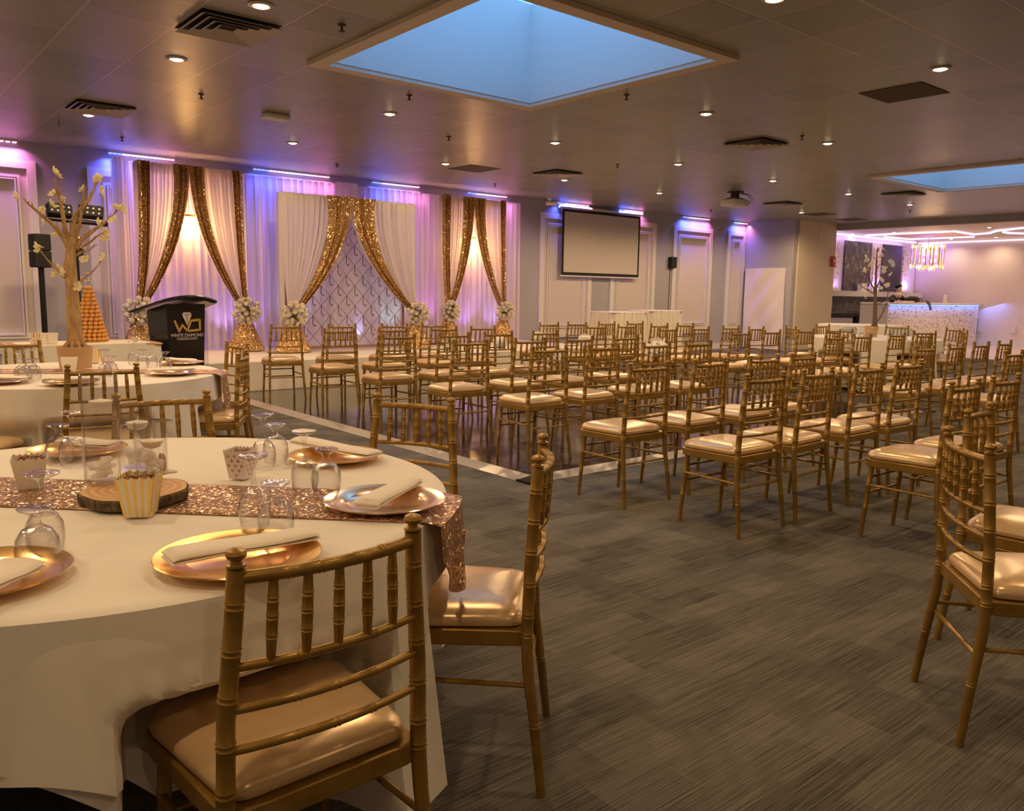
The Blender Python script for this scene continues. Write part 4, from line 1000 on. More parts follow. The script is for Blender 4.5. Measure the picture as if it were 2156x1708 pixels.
# ---- tableware
def goblet(h, tall):
    e = empty('goblet', (0, 0, 0)); rb = .040
    if tall: prof_b = [(.033, 0), (.037, .02), (.0385, .04), (.036, .062), (.026, .082), (.010, .094)]; stem = [(.010, .094), (.005, .105), (.0045, .135), (.007, .15), (.012, .158), (.034, h-.004), (.035, h-.001), (.034, h)]
    else: prof_b = [(.035, 0), (.040, .02), (.042, .042), (.039, .062), (.028, .080), (.012, .090)]; stem = [(.012, .090), (.009, .095), (.009, .104), (.014, .112), (.033, h-.004), (.034, h-.001), (.033, h)]
    inn = [(r_-.002, z-.001 if i else z) for i, (r_, z) in enumerate(prof_b[:-1])] + [(.0001, .086)]
    MB().open_lathe(list(reversed(inn))+prof_b, seg=28).build('bowl', 'glass', e)
    MB().open_lathe(stem+[(.0001, h)], seg=24).build('stem', 'glass', e)
    return e
gt = goblet(.172, True); gs = goblet(.126, False); gused = {0: False, 1: False}
def put_glass(px, py, tall, label, group):
    src = gt if tall else gs; h = .172 if tall else .126
    o = copy_tree(src) if gused[int(tall)] else src; gused[int(tall)] = True
    p = az(px, py, ZT+h); o.location = (p.x, p.y, ZT+.002); o.rotation_euler = (0, 0, random.uniform(0, 6)); tag(o, label, 'glass', group)
GG = 'upturned glasses on the front table'
for px, py, tl, lb in ((87, 997, 1, 'tall upturned wine glass left of the striped snack box'), (74, 1070, 0, 'short upturned goblet nearest the left frame edge'),
        (533, 959, 1, 'tall upturned glass on the sequin runner beside polka dot box'), (579, 1017, 0, 'short upturned goblet on the sequin runner'),
        (553, 873, 1, 'tall upturned glass with violet lit foot behind the polka dot box'), (579, 894, 0, 'short upturned goblet behind the polka dot box'),
        (640, 908, 1, 'tall upturned glass before the farthest charger plate'), (686, 946, 0, 'short upturned goblet before the farthest charger plate'),
        (147, 868, 1, 'tall upturned glass behind the tall vase'), (122, 895, 0, 'short upturned goblet behind the tall vase')): put_glass(px, py, bool(tl), lb, GG)
GG2 = 'upturned glasses on the tree table'
for k, (px, py, tl) in enumerate(((42, 742, 1), (62, 735, 1), (70, 756, 0), (50, 757, 0), (219, 737, 1), (232, 750, 0), (279, 719, 1), (300, 737, 0), (318, 724, 1), (347, 741, 0))):
    put_glass(px, py, bool(tl), '%s upturned glass on the tree table, %s from the left' % ('tall' if tl else 'short', ORD[k]), GG2)
def charger(x, y, mt, label, r_=.165, group='charger plates on the round tables'):
    e = empty('charger_plate', (x, y, ZT), 0, label, 'plate', group); s_ = r_/.165
    MB().lathe([(.0001, .009), (.098*s_, .009), (.106*s_, .013), (.112*s_, .016), (.150*s_, .021), (.163*s_, .023), (.165*s_, .021), (.163*s_, .019), (.110*s_, .011), (.095*s_, .002), (.0001, .002)], seg=64).build('plate', mt, e)
    return e
def napkin(a, b_, wd, z, label, lift=.0, group='folded napkins on the charger plates'):
    a = Vector(a).to_3d(); b_ = Vector(b_).to_3d(); d = (b_-a); d.z = 0; L = d.length; d.normalize(); n_ = Vector((-d.y, d.x, 0))
    mid = (a+b_)/2; e = empty('folded_napkin', (mid.x, mid.y, z), math.atan2(d.y, d.x), label, 'napkin', group)
    for k, (w0, z0, sh) in enumerate(((.96, 0, 0), (1.0, .0075, .002))):
        def fn(u, v, w0=w0, z0=z0, sh=sh):
            x = (u-.5)*L*(1-.01*k); ang = v*2*PI; y = math.cos(ang)*wd/2*w0*(1-.10*abs(u-.5))+sh; zz = z0+.005+(.010 if (k and math.sin(ang) > 0) else .0045)*math.sin(ang)+.003*math.sin(u*5+k)*(1 if math.sin(ang) > 0 else .3)
            if abs(u-.5) > .47: zz = z0+.004+.003*math.sin(ang)
            return (x, y, zz+lift*abs(u-.5))
        f = MB().grid(fn, 24, 16); n0 = 17*0; f.face([i*25 for i in range(16)]); f.face([i*25+24 for i in range(16)][::-1]); f.build('fold', 'napkin', e)
    return e
def pz(px, py, z=ZT+.02): return az(px, py, z)
c = pz(503, 1164); charger(c.x, c.y, 'plate_gold', 'gold charger plate behind the nearest chair back', .168)
napkin(pz(352, 1192), pz(660, 1134), .085, ZT+.026, 'folded napkin on gold plate behind the nearest chair back')
c = pz(810, 1050); charger(c.x, c.y, 'plate_rose', 'pale rose gold charger plate at the right table edge', .160)
napkin(pz(770, 1078), pz(868, 1020), .075, ZT+.026, 'folded napkin on the pale plate at the right table edge')
c = pz(706, 957); charger(c.x, c.y, 'plate_gold', 'gold charger plate farthest right on the front table', .155)
napkin(pz(622, 936), pz(790, 966), .08, ZT+.026, 'folded napkin on the farthest right plate of the front table')
c = pz(-42, 1205); charger(c.x, c.y, 'plate_gold', 'gold charger plate cut by the left frame edge', .16)
napkin(pz(-70, 1262), pz(52, 1200), .1, ZT+.026, 'folded napkin on the plate cut by left frame edge')
c = pz(165, 944); charger(c.x, c.y, 'plate_gold', 'gold charger plate seen through the tall vase', .155)
napkin(pz(128, 938), pz(240, 944), .08, ZT+.026, 'folded napkin seen through the tall vase')
for px, py, r_, lb in ((2, 800, .16, 'left edge of the tree table'), (150, 803, .15, 'front of the tree table behind a chair back'), (362, 783, .165, 'right front of the tree table'), (382, 762, .16, 'right rear of the tree table')):
    c = pz(px, py); charger(c.x, c.y, 'plate_rose', 'charger plate at the '+lb, r_)
    d = Vector((c.x-T2[0], c.y-T2[1], 0)).normalized(); n_ = Vector((-d.y, d.x, 0)) if px != 362 else Vector((1, .12, 0)).normalized(); napkin(Vector((c.x, c.y, 0))-n_*.15, Vector((c.x, c.y, 0))+n_*.15, .08, ZT+.026, 'folded napkin at the '+lb)
for px, py, lb in ((1728, 709, 'left side'), (1890, 713, 'front right'), (1775, 705, 'rear left')):
    c = pz(px, py); c = Vector(T3).to_3d()+(c-Vector(T3).to_3d()).to_2d().to_3d()*min(1, .7/max(.01, (c-Vector(T3).to_3d()).to_2d().length)); charger(c.x, c.y, 'plate_gold', 'charger plate on the far right table, '+lb, .155)
    napkin((c.x-.13, c.y, 0), (c.x+.13, c.y+.03, 0), .08, ZT+.026, 'folded napkin on the far right table, '+lb)

# wood slice, vases, candles
ws = az(284, 1032, ZT+.03)
e = empty('wood_slice', (ws.x, ws.y, ZT+.004), 0, 'round wood slice with bark under the vases', 'wood slice')
wob = lambda a, z: 1+.03*math.sin(3*a+1)+.02*math.sin(7*a)
MB().lathe([(.128, 0), (.134, .004), (.136, .024), (.131, .029)], seg=60, f=wob).build('bark_edge', 'bark', e)
MB().lathe([(.1305, .029), (.13, .0305)], seg=60, f=wob).build('cut_face', 'wood_end', e)
ZW = ZT+.004+.0315
def vase(x, y, r_, h, hw, label, k):
    e = empty('cylinder_vase', (x, y, ZW), 0, label, 'vase', 'glass cylinder vases on the wood slice')
    MB().open_lathe([(.0001, 0), (r_-.002, 0), (r_, .003), (r_, h), (r_-.0015, h+.001), (r_-.003, h), (r_-.003, .008), (.0001, .008)], seg=48).build('glass_wall', 'vase_glass', e)
    w_ = MB().lathe([(.0001, .0095), (r_-.0042, .0095), (r_-.0042, hw-.001), (r_-.0046, hw), (.0001, hw)], seg=48).build('water', 'water'); w_.location = (x, y, ZW); tag(w_, 'clear water inside the '+label, 'water', 'water in the vases', 'stuff')
    rnd = random.Random(k); f = MB()
    for q in range(int(34*(r_/.045)**2)):
        a = rnd.uniform(0, 6.28); rr = (r_-.017)*math.sqrt(rnd.random()); zz = rnd.uniform(.02, .062); s_ = rnd.uniform(.007, .012)
        f.ball((rr*math.cos(a), rr*math.sin(a), zz), s_, 6, 4, (1, rnd.uniform(.7, 1.2), rnd.uniform(.6, 1)), .25)
    g = f.build('crystal_gravel', 'ice', smooth=False); g.location = (x, y, ZW); tag(g, 'clear acrylic ice chips in the '+label, 'gravel', 'ice chips in the vases', 'stuff')
    ce = empty('floating_candle', (x+.003, y, ZW+hw-.012), 0, 'cream floating candle in the '+label, 'candle', 'floating candles')
    rc = min(.030, r_-.008); MB().lathe([(.012, -.010), (rc*.75, -.006), (rc, .006), (rc*.98, .012), (.008, .016), (.0001, .019)], seg=32).build('wax', 'candle', ce)
    MB().tube([(0, 0, .017), (.003, 0, .030)], .0012, 6).build('wick', 'candle', ce)
va = az(218, 1016, ZW); vase(va.x, va.y, .0465, .297, .225, 'tallest vase on the wood slice', 1)
vb = az(291, 988, ZW); vase(vb.x, vb.y, .043, .195, .140, 'medium height vase behind', 2)
vc = az(300, 1008, ZW); d = Vector((vc.x-vb.x, vc.y-vb.y)); vc2 = Vector((vb.x, vb.y))+Vector((.012, -.092)); vase(vc2.x, vc2.y, .044, .150, .098, 'shortest vase on the wood slice', 3)
p = az(342, 978, ZW+.02); tag(MB().tube([(p.x-.004, p.y, ZW+.027), (p.x+.004, p.y, ZW+.027)], .026, 24).build('wood_disc', 'wood_end'), 'small upright wooden disc beside the shortest vase', 'ornament')
p = az(354, 996, ZW); tag(MB().rbox(p.x-.024, p.x+.024, p.y-.016, p.y+.016, ZW, ZW+.006, .006).build('place_card', 'napkin'), 'small pale card lying on the wood slice', 'card')

def snack_box(px, py, rz, style, label, s_=1.0, h=.085, fill=True, z=ZT, w0=.026, w1=.038):
    p = az(px, py, z); e = empty('snack_box', (p.x, p.y, z+.004), rz, label, 'snack box', 'paper snack boxes')
    w0 *= s_; w1 *= s_; h *= s_; f = MB(); NS = 9 if style == 'stripe' else 12
    for side in range(4):
        T = Matrix.Rotation(side*PI/2, 4, 'Z')
        for k in range(NS):
            u0, u1 = k/NS*2-1, (k+1)/NS*2-1; f.mi = (1 if (style == 'stripe' and k % 2 == 0) else 0)
            sub = 3
            for q in range(sub):
                a0 = u0+(u1-u0)*q/sub; a1 = u0+(u1-u0)*(q+1)/sub
                hh = lambda a: h-.003*abs(math.sin(a*NS/2*PI*.5+PI/4))*2
                b0 = len(f.v); f.v += [T @ Vector((a0*w0, -w0, 0)), T @ Vector((a1*w0, -w0, 0)), T @ Vector((a1*w1, -w1, hh(a1))), T @ Vector((a0*w1, -w1, hh(a0)))]; f.face([b0, b0+1, b0+2, b0+3])
    f.mi = 0; b0 = len(f.v); f.v += [Vector((-w0, -w0, .0)), Vector((w0, -w0, .0)), Vector((w0, w0, .0)), Vector((-w0, w0, .0))]; f.face([b0+3, b0+2, b0+1, b0])
    f.build('carton', ['box_white' if style != 'dots' else 'box_pink', 'box_gold'], e, smooth=False, solid=.0008)
    if style == 'dots':
        dd = MB()
        for side in (0, 1, 3):
            T = Matrix.Rotation(side*PI/2, 4, 'Z')
            for r_ in range(5):
                for c_ in range(3):
                    z_ = (.012+.0155*r_)*s_; xx = (c_-1+(.5 if r_ % 2 else 0))*.022*s_; ww = w0+(w1-w0)*z_/h
                    if abs(xx) > ww-.006: continue
                    b0 = len(dd.v)
                    for q in range(12): a = 2*PI*q/12; zz = z_+.0052*s_*math.sin(a); dd.v.append(T @ Vector((xx+.0052*s_*math.cos(a), -(w0+(w1-w0)*zz/h)-.001, zz)))
                    dd.face([b0+i for i in range(12)])
        dd.build('dot_print', 'dot_rose', e, smooth=False)
    if fill:
        rnd = random.Random(px); g = MB()
        for q in range(70): g.ball((rnd.uniform(-1, 1)*w1*.78, rnd.uniform(-1, 1)*w1*.78, h*.80+rnd.uniform(-.006, .008)), .006*s_, 6, 4, jit=.3)
        o = g.build('caramel_popcorn', 'caramel'); o.location = (p.x, p.y, z+.004); o.rotation_euler = (0, 0, rz); tag(o, 'brown caramel popcorn filling the '+label, 'popcorn', 'popcorn in the boxes', 'stuff')
snack_box(297, 1086, R(-32), 'stripe', 'gold and white striped box before the wood slice', 1.18, h=.088)
snack_box(66, 1028, R(-12), 'plain', 'plain white scalloped box on the left of the runner', 1.15, h=.078)
snack_box(508, 1008, R(38), 'dots', 'rose dotted box right of the wood slice', .95, h=.095)
snack_box(147, 785, R(-20), 'plain', 'plain white box in front of the tree pot', 1.2, fill=False); snack_box(200, 765, R(-25), 'stripe', 'striped box right of the tree pot', 1.2, fill=False)
snack_box(228, 775, R(10), 'dots', 'dotted box behind glasses on the tree table', 1.0, fill=False)

# ================================================================== BLOSSOM TREES
def blossom(rnd, s_):
    f = MB()
    for k in range(5):
        a0 = 2*PI*k/5+rnd.uniform(-.2, .2); ln_ = s_*rnd.uniform(.8, 1.15)
        def pf(u, v):
            rr = ln_*v; wd = ln_*.42*math.sin(min(1, v*1.15)*PI*.86)+.001; x = rr; y = (u-.5)*2*wd; zz = .35*ln_*v*v+.25*ln_*(abs(u-.5)*2)**2*v
            return (x*math.cos(a0)-y*math.sin(a0), x*math.sin(a0)+y*math.cos(a0), zz)
        f.grid(pf, 4, 4)
    return f
def tree(base, Y, trunk, branches, flowers, label, bark, tr, fs, potr, poth, depthj=.12, seed=1, petal='petal'):
    rnd = random.Random(seed)
    e = empty('blossom_tree', base, 0, label, 'potted tree', 'potted blossom trees on tables'); b = Vector(base)
    MB().lathe([(potr*.88, 0), (potr, poth), (potr*.94, poth), (potr*.9, poth-.01), (.0001, poth-.012)], seg=32).build('pot', 'pot', e)
    def W(px, py, dy=0): p = ay(px, py, Y+dy); return p-b
    pts = [W(x, y) for x, y in trunk]; n = len(pts)
    f = MB(); f.tube(pts, [tr*(1.25-.6*i/(n-1)) for i in range(n)], 10); p0 = pts[0]
    for k in range(9): a = 2*PI*k/9; f.tube([p0+Vector((tr*.6*math.cos(a), tr*.6*math.sin(a), .07)), p0+Vector((tr*1.6*math.cos(a), tr*1.6*math.sin(a), .02)), p0+Vector((tr*1.9*math.cos(a), tr*1.9*math.sin(a), -.03))], [tr*.35, tr*.22, tr*.1], 6)
    # twisted companion stem
    f.tube([q+Vector((tr*.7*math.sin(i*1.3), tr*.7*math.cos(i*1.3), 0)) for i, q in enumerate(pts)], [tr*(.6-.2*i/(n-1)) for i in range(n)], 8)
    f.build('trunk', bark, e)
    for bi, br_ in enumerate(branches):
        r0 = br_[0]; pl = br_[1]; m_ = len(pl); dj = rnd.uniform(-depthj, depthj)
        q = [W(x, y, dj*i/(m_-1)) for i, (x, y) in enumerate(pl)]
        f = MB().tube(q, [r0*(1-.8*i/(m_-1)) for i in range(m_)], 7)
        for i in range(1, m_):
            for _ in range(3):
                t_ = rnd.random(); s0 = q[i-1].lerp(q[i], t_); L = (q[i]-q[i-1]).length*rnd.uniform(.3, .8); d = ((q[i]-q[i-1]).normalized()+Vector((rnd.uniform(-.9, .9), rnd.uniform(-.9, .9), rnd.uniform(-.3, .9)))).normalized()
                f.tube([s0, s0+d*L*.5+Vector((0, 0, L*.06)), s0+d*L], [r0*.28, r0*.18, r0*.08], 5)
        f.build('branch', bark, e)
    for (x, y) in flowers:
        p = W(x, y, rnd.uniform(-.06, .06)); o = blossom(rnd, fs).build('blossom', petal, e, solid=.001); o.location = p; o.rotation_euler = (rnd.uniform(.3, 1.6), rnd.uniform(-.6, .6), rnd.uniform(0, 6))
    return e
tb = az(160, 774, ZT)
tree((tb.x, tb.y, ZT), tb.y, [(159, 735), (157, 690), (154, 645), (151, 600), (149, 560), (148, 525), (152, 500)],
     [(.020, [(148, 530), (135, 503), (120, 483), (108, 470), (90, 455), (73, 440), (60, 430), (50, 418)]), (.018, [(147, 515), (136, 480), (133, 455), (128, 430), (122, 412), (118, 395), (116, 375)]),
      (.022, [(151, 520), (153, 480), (160, 455), (172, 438), (188, 420), (197, 400), (207, 380)]), (.018, [(160, 525), (168, 507), (185, 495), (200, 483), (220, 470), (235, 455), (245, 445)]),
      (.014, [(160, 500), (168, 470), (173, 440), (174, 420), (176, 402)]), (.010, [(172, 520), (192, 508), (205, 497), (216, 490), (224, 500)]), (.009, [(160, 600), (182, 582), (197, 570), (208, 558), (216, 544)]),
      (.010, [(150, 600), (142, 590), (130, 580), (120, 565), (112, 555)]), (.008, [(118, 405), (126, 412), (130, 395), (128, 380)]), (.008, [(148, 592), (128, 577), (104, 552), (90, 535), (84, 528)]), (.010, [(150, 545), (165, 535), (185, 528), (205, 515)])],
     [(38, 412), (113, 362), (120, 368), (205, 375), (210, 400), (215, 410), (175, 399), (245, 438), (257, 440), (238, 466), (92, 447), (83, 444), (94, 466), (112, 409), (108, 431), (128, 420), (125, 499), (118, 497), (82, 525), (79, 519), (124, 565), (128, 575), (118, 578), (160, 485), (178, 548), (172, 522), (220, 503), (223, 490), (218, 541), (205, 468), (165, 605)],
     'tall bare branched tree with cream blossoms in a tan pot, left', 'bark_tan', .043, .034, .115, .15, seed=4)
t3 = (T3[0]+.12, T3[1]+.12)
Y3 = t3[1]; b3 = Vector((t3[0], t3[1], ZT)); pxs = 1840
tree((t3[0], t3[1], ZT), Y3, [(1841, 690), (1842, 670), (1842, 650), (1843, 630), (1843, 612)],
     [(.022, [(1843, 615), (1844, 590), (1845, 560), (1846, 540), (1848, 520)]), (.014, [(1843, 612), (1834, 598), (1829, 582), (1825, 565), (1823, 548)]), (.014, [(1844, 610), (1853, 590), (1858, 565), (1857, 540), (1859, 525)]),
      (.013, [(1842, 685), (1855, 665), (1866, 640), (1872, 605), (1876, 570), (1875, 556)]), (.009, [(1843, 640), (1850, 640), (1868, 632), (1880, 628)]), (.009, [(1842, 620), (1828, 612), (1812, 602), (1806, 598)]), (.009, [(1862, 650), (1870, 635), (1882, 628)])],
     [(1858, 524), (1857, 540), (1822, 542), (1826, 549), (1838, 553), (1861, 565), (1859, 572), (1875, 553), (1878, 560), (1867, 601), (1876, 579), (1855, 590), (1853, 608), (1820, 624), (1809, 605), (1846, 530), (1824, 570), (1832, 560), (1849, 622), (1868, 640)],
     'smaller bare tree with white blossoms on the far right table', 'bark_dark', .03, .045, .10, .16, depthj=.2, seed=9, petal='petal_pale')
GG3 = 'glasses on the far right table'
for k, (px, py, tl) in enumerate(((1768, 693, 1), (1760, 700, 0), (1820, 694, 1), (1814, 699, 0), (1908, 694, 1), (1914, 698, 0))):
    h_ = .172 if tl else .126; src = gt if tl else gs; o = copy_tree(src); p = az(px, py, ZT+h_); v = Vector((p.x-T3[0], p.y-T3[1]))
    if v.length > .75: v *= .75/v.length
    o.location = (T3[0]+v.x, T3[1]+v.y, ZT+.002); tag(o, '%s upturned glass on the far right table, %s from the left' % ('tall' if tl else 'short', ORD[k]), 'glass', GG3)
# white cloth table and folding chairs beyond
q = az(1815, 684, .76)
for k, (cx, cy, lb) in enumerate(((q.x, q.y, 'white clothed table behind the far right table'),)):
    e = empty('clothed_table', (cx, cy, 0), 0, lb, 'table')
    MB().lathe([(.9, .735), (.91, .76), (.0001, .762)], seg=48).build('tabletop', 'white_paint', e)
    MB().grid(lambda u, v: ((.915+.10*(1-v)+.03*(1-v)*math.sin(14*2*PI*u))*math.cos(2*PI*u), (.915+.10*(1-v)+.03*(1-v)*math.sin(14*2*PI*u))*math.sin(2*PI*u), .03+.735*v), 200, 5).build('cloth_skirt', 'overlay', e)
def folding(px, py, head, label):
    p = az(px, py, .82); e = empty('folding_chair', (p.x, p.y, 0), R(head-90), label, 'chair', 'white folding chairs near the bar')
    MB().tube([(-.2, -.2, 0), (-.2, 0, .42), (-.19, .05, .78), (-.15, .06, .83), (.15, .06, .83), (.19, .05, .78), (.2, 0, .42), (.2, -.2, 0)], .012, 8).build('frame', 'white_paint', e)
    for sx_ in (-1, 1): MB().tube([(sx_*.18, .22, 0), (sx_*.18, -.2, .44)], .012, 8).build('leg', 'white_paint', e)
    MB().rbox(-.185, .185, -.22, .14, .43, .455, .04).build('seat', 'white_paint', e); MB().rbox(-.18, .18, .045, .065, .62, .80, .03).build('backrest', 'white_paint', e)
folding(1900, 692, 200, 'white folding chair beside the far potted tree'); folding(1782, 690, 250, 'white folding chair left of the far potted tree')

# ================================================================== HEAD TABLE, CROQUEMBOUCHE, PODIUM, AV STANDS
ht = empty('head_table', (2.08, 9.66, 0), 0, 'small rectangular table with draped ivory cloth before the stage', 'table')
MB().rbox(-.70, .72, -.36, .40, .72, .745, .03).build('tabletop', 'wood_end', ht)
for sx_ in (-1, 1):
    for sy_ in (-1, 1): MB().tube([(sx_*.6, sy_*.3, .72), (sx_*.62, sy_*.32, 0)], .015, 8).build('leg', 'metal_grey', ht)
def hf(u, v):
    a = 2*PI*u; hx, hy = .715, .385; c_, s_ = math.cos(a), math.sin(a); k = (abs(c_)**8+abs(s_)**8)**(-1/8); x, y = hx*c_*k, hy*s_*k
    if v < .25: q = .2+.8*v/.25; return (2.09+x*q, 9.68+y*q, .747)
    w_ = (v-.25)/.75; fl = 1+w_*.06+.035*w_*math.sin(9*a+1)+.02*w_*math.sin(22*a); return (2.09+x*fl, 9.68+y*fl, .747-.66*w_-.005)
tag(MB().grid(hf, 220, 16).build('table_drape', 'skirt_cloth'), 'ivory cloth hanging in folds over the small rectangular table', 'tablecloth')
# croquembouche
cb_ = ay(192, 715, 9.72); cz = .748
e = empty('pastry_tower', (cb_.x, 9.72, cz), 0, 'pyramid tower of golden cream puffs on the small table', 'pastry tower')
MB().lathe([(.17, 0), (.175, .004), (.175, .012), (.0001, .012)], seg=32).build('cake_board', 'box_gold', e)
MB().lathe([(.13, .012), (.02, .56)], seg=20).build('core', 'puff', e)
pf_me = MB().ball((0, 0, 0), .026, 10, 7, (1, 1, .85), .04).build('cream_puff', 'puff'); pme = pf_me.data; bpy.data.objects.remove(pf_me)
rest = MB(); cnt = 0
for j in range(14):
    rr = .150-.0098*j; n_ = max(3, int(2*PI*rr/.047)); zz = .034+j*.0415
    for k in range(n_):
        a = 2*PI*(k+.5*(j % 2))/n_; p = (rr*math.cos(a), rr*math.sin(a), zz)
        if math.sin(a)*.95+math.cos(a)*.22 < .12 and cnt < 98:
            o = bpy.data.objects.new('cream_puff', pme); COL.objects.link(o); o.parent = e; o.location = p; cnt += 1
        else: rest.ball(p, .026, 8, 6)
o = rest.build('cream_puffs', 'puff', e); o['kind'] = 'stuff'
def text(txt, size, mt, parent, T, name, ext=.002, align='CENTER', sx_=1):
    cu = bpy.data.curves.new('t', 'FONT'); cu.body = txt; cu.size = size; cu.extrude = ext; cu.align_x = align; o = bpy.data.objects.new('t', cu); COL.objects.link(o)
    dg = bpy.context.evaluated_depsgraph_get(); me = bpy.data.meshes.new_from_object(o.evaluated_get(dg)); bpy.data.objects.remove(o)
    me.transform(T @ Matrix.Rotation(PI/2, 4, 'X') @ Matrix.Scale(sx_, 4, (1, 0, 0))); me.materials.clear(); me.materials.append(M[mt]); r_ = bpy.data.objects.new(name, me); COL.objects.link(r_)
    if parent: r_.parent = parent
    return r_
tp = empty('cake_topper', (cb_.x+.0, 9.72, cz+.635), 0, 'pale lettered topper above the pastry tower', 'cake topper')
text('FOX', .075, 'napkin', tp, Tm((0, 0, .01)), 'lettering', .003); MB().tube([(-.03, 0, -.03), (-.03, 0, .02)], .003, 5).build('stake', 'napkin', tp); MB().tube([(.03, 0, -.03), (.03, 0, .02)], .003, 5).build('stake', 'napkin', tp)
MB().ball((0, 0, .095), .012, 8, 5).build('ornament', 'napkin', tp)
# favours on the small table
for k, (px, st_) in enumerate(((74, 'dots'), (84, 'stripe'), (97, 'plain'), (112, 'plain'))): snack_box(px, 725, R(-10), st_, 'small favour box on ivory table, %s from the left' % ORD[k], 1.35, fill=False, z=.745)
for k, (px, py) in enumerate(((172, 722), (216, 718), (265, 712), (285, 716), (300, 713))):
    p = az(px, py, .75); p.y = min(p.y, 9.95); e = empty('tealight_holder', (p.x, p.y, .748), 0, 'small glass tealight cup on ivory table, %s from the left' % ORD[k], 'candle holder', 'tealights on the small table')
    MB().lathe([(.026, 0), (.034, .075), (.031, .075), (.024, .006)], seg=16, close=True).build('glass_cup', 'glass', e); MB().lathe([(.0001, .008), (.022, .008), (.023, .03), (.0001, .03)], seg=14).build('wax', 'candle', e)

# podium
pd = empty('podium', (3.10, 9.78, 0), R(10), 'glossy black podium with gold and white emblem', 'podium')
def hexa(name, b4, t4, z0, z1, mt, par, bev=.004):
    f = MB(); f.v = [Vector((x, y, z0 if not isinstance(z0, list) else z0[i])) for i, (x, y) in enumerate(b4)]+[Vector((x, y, z1 if not isinstance(z1, list) else z1[i])) for i, (x, y) in enumerate(t4)]
    for q in ((3, 2, 1, 0), (4, 5, 6, 7), (0, 1, 5, 4), (1, 2, 6, 5), (2, 3, 7, 6), (3, 0, 4, 7)): f.face(q)
    return f.build(name, mt, par, smooth=False, bevel=bev)
hexa('column', [(-.19, -.2), (.19, -.2), (.19, .2), (-.19, .2)], [(-.235, -.22), (.235, -.22), (.235, .24), (-.235, .24)], .05, [1.16, 1.16, 1.08, 1.08], 'podium_black', pd)
B(-.26, .26, -.25, .27, 0, .05).build('base', 'black', pd, smooth=False, bevel=.005)
tpp = MB()
def tpf(u, v):
    x = (u-.5)*.80; y = -.30+.62*v; yy = y-.05*math.cos((u-.5)*PI) if v < .3 else y; return (x*(1-.15*(1-v)), yy, 1.245-.02*(abs(u-.5)*2)**2*3-.13*(v**1.0))
tpp.grid(tpf, 20, 8).build('desk_top', 'podium_black', pd, solid=.03)
B(.29, .296, -.15, .2, .06, 1.08).build('acrylic_wing', 'clear_panel', pd, smooth=False)
fy = -.2185
lg = MB(); s_ = .15
def strokes(f, pl, w_, T): 
    for a, b_ in zip(pl, pl[1:]):
        a = Vector(a); b_ = Vector(b_); d = (b_-a).normalized(); n_ = Vector((-d.y, d.x))*w_/2; a2 = a-d*w_*.2; b2 = b_+d*w_*.2; b0 = len(f.v)
        for (p, yy) in ((a2+n_, 0), (b2+n_, 0), (b2-n_, 0), (a2-n_, 0), (a2+n_, -.004), (b2+n_, -.004), (b2-n_, -.004), (a2-n_, -.004)): f.v.append(T @ Vector((p.x, yy, p.y)))
        for q in ((0, 1, 2, 3), (7, 6, 5, 4), (0, 4, 5, 1), (1, 5, 6, 2), (2, 6, 7, 3), (3, 7, 4, 0)): f.face([b0+i for i in q])
T0 = Tm((0.02, -.228, .895))
strokes(lg, [(-.165, .075), (-.115, -.045), (-.075, .03), (-.02, -.04), (.03, .075), (.135, .085), (.135, -.03), (.0, -.04)], .026, T0)
lg.build('monogram', 'logo_gold', pd, smooth=False)
dmn = MB(); pl = [(-.058, .125), (-.035, .150), (.035, .150), (.058, .125), (.0, .0)]
dmn.prism(pl, 0, .005, Tm((.0, -.232, .915)) @ Matrix.Rotation(PI/2, 4, 'X')); dmn.build('diamond_emblem', 'logo_silver', pd, smooth=False)
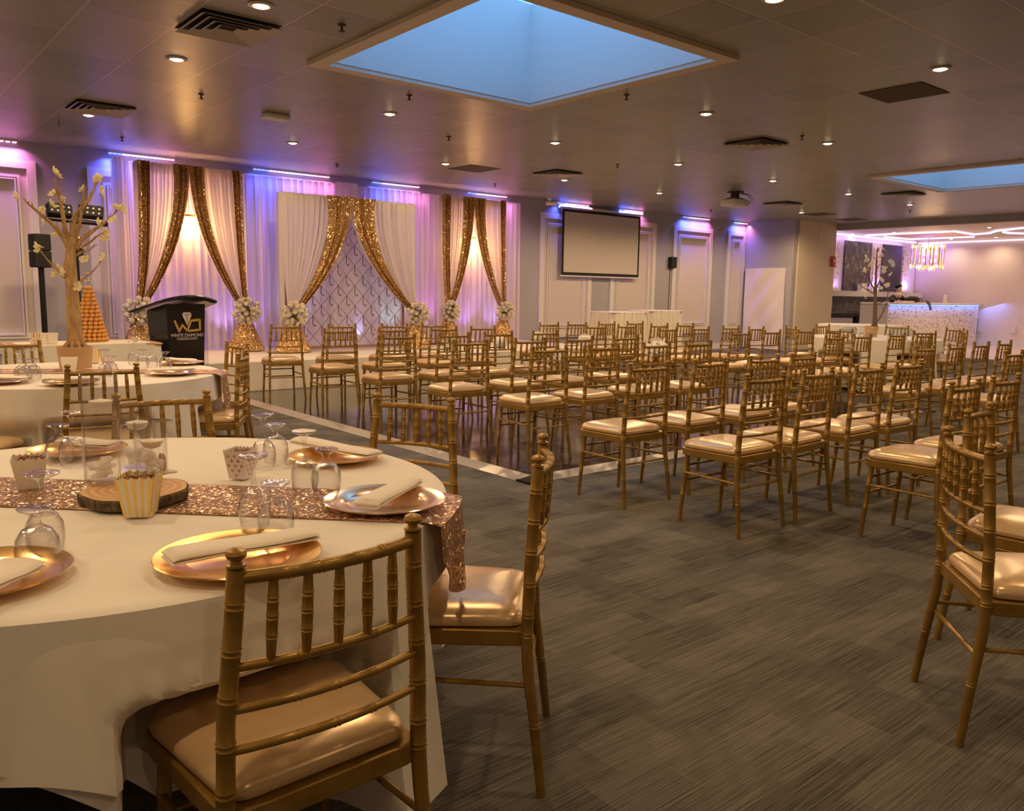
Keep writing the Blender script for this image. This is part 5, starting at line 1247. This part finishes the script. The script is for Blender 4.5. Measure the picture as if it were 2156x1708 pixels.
dl_ = MB(); strokes(dl_, [(-.055, .125), (.055, .125)], .003, Tm((0, -.238, .915))); strokes(dl_, [(-.02, .148), (-.012, .125), (0, .02), (.012, .125), (.02, .148)], .003, Tm((0, -.238, .915))); dl_.build('diamond_facets', 'rail_brown', pd, smooth=False)
text('WHITE DIAMOND', .052, 'logo_silver', pd, Tm((.0, -.229, .79)), 'lettering', .001, sx_=.92); B(-.13, .13, -.231, -.227, .776, .779).build('underline', 'logo_silver', pd, smooth=False)
text('CONFERENCE CENTRE', .020, 'logo_silver', pd, Tm((.0, -.226, .755)), 'lettering', .001, sx_=1.15)

# column speaker on pole
sp_ = empty('pole_speaker', (2.06, 11.5, 0), R(12), 'slim black column speaker on a black pole, far left', 'speaker')
MB().rbox(-.10, .10, -.09, .09, 1.76, 1.96, .02).build('speaker_cabinet', 'black_matte', sp_); MB().rbox(-.10, .10, -.09, .09, 1.56, 1.755, .02).build('speaker_cabinet', 'black_matte', sp_)
MB().tube([(0, 0, .05), (0, 0, 1.56)], .034, 12).build('pole', 'black', sp_)
MB().rbox(-.22, .22, -.22, .22, 0, .05, .05).build('sub_base', 'black_matte', sp_)
ls = empty('light_stand', (2.47, 11.5, 0), R(-6), 'black T-bar lighting stand with two lamp bars behind the tree', 'light stand')
MB().tube([(0, 0, .3), (0, 0, 2.14)], .016, 10).build('pole', 'black', ls)
MB().tube([(-.36, 0, 2.16), (.36, 0, 2.12)], .028, 10).build('crossbar', 'black', ls)
for k in range(3): a = 2*PI*k/3; MB().tube([(0, 0, .7), (.45*math.cos(a), .45*math.sin(a), 0)], .012, 8).build('leg', 'black', ls)
for sx_, rz in ((-.17, .25), (.17, -.2)):
    o = MB().rbox(-.14, .14, -.06, .05, 0, .15, .02).build('lamp_head', 'black_matte', ls); o.location = (sx_, 0, 2.19); o.rotation_euler = (R(-20), R(4), rz)
    for i in range(4):
        for j in range(2): MB().ball((-.10+.066*i, -.062, .045+.06*j), .018, 8, 5, (1, .3, 1)).build('lens', 'metal_grey', o)
MB().rbox(-.07, .07, -.06, .06, 1.72, 1.86, .03).build('effect_lamp', 'black_matte', ls); MB().ball((0.02, -.03, 1.92), .05, 12, 8).build('lamp_globe', 'metal_grey', ls)
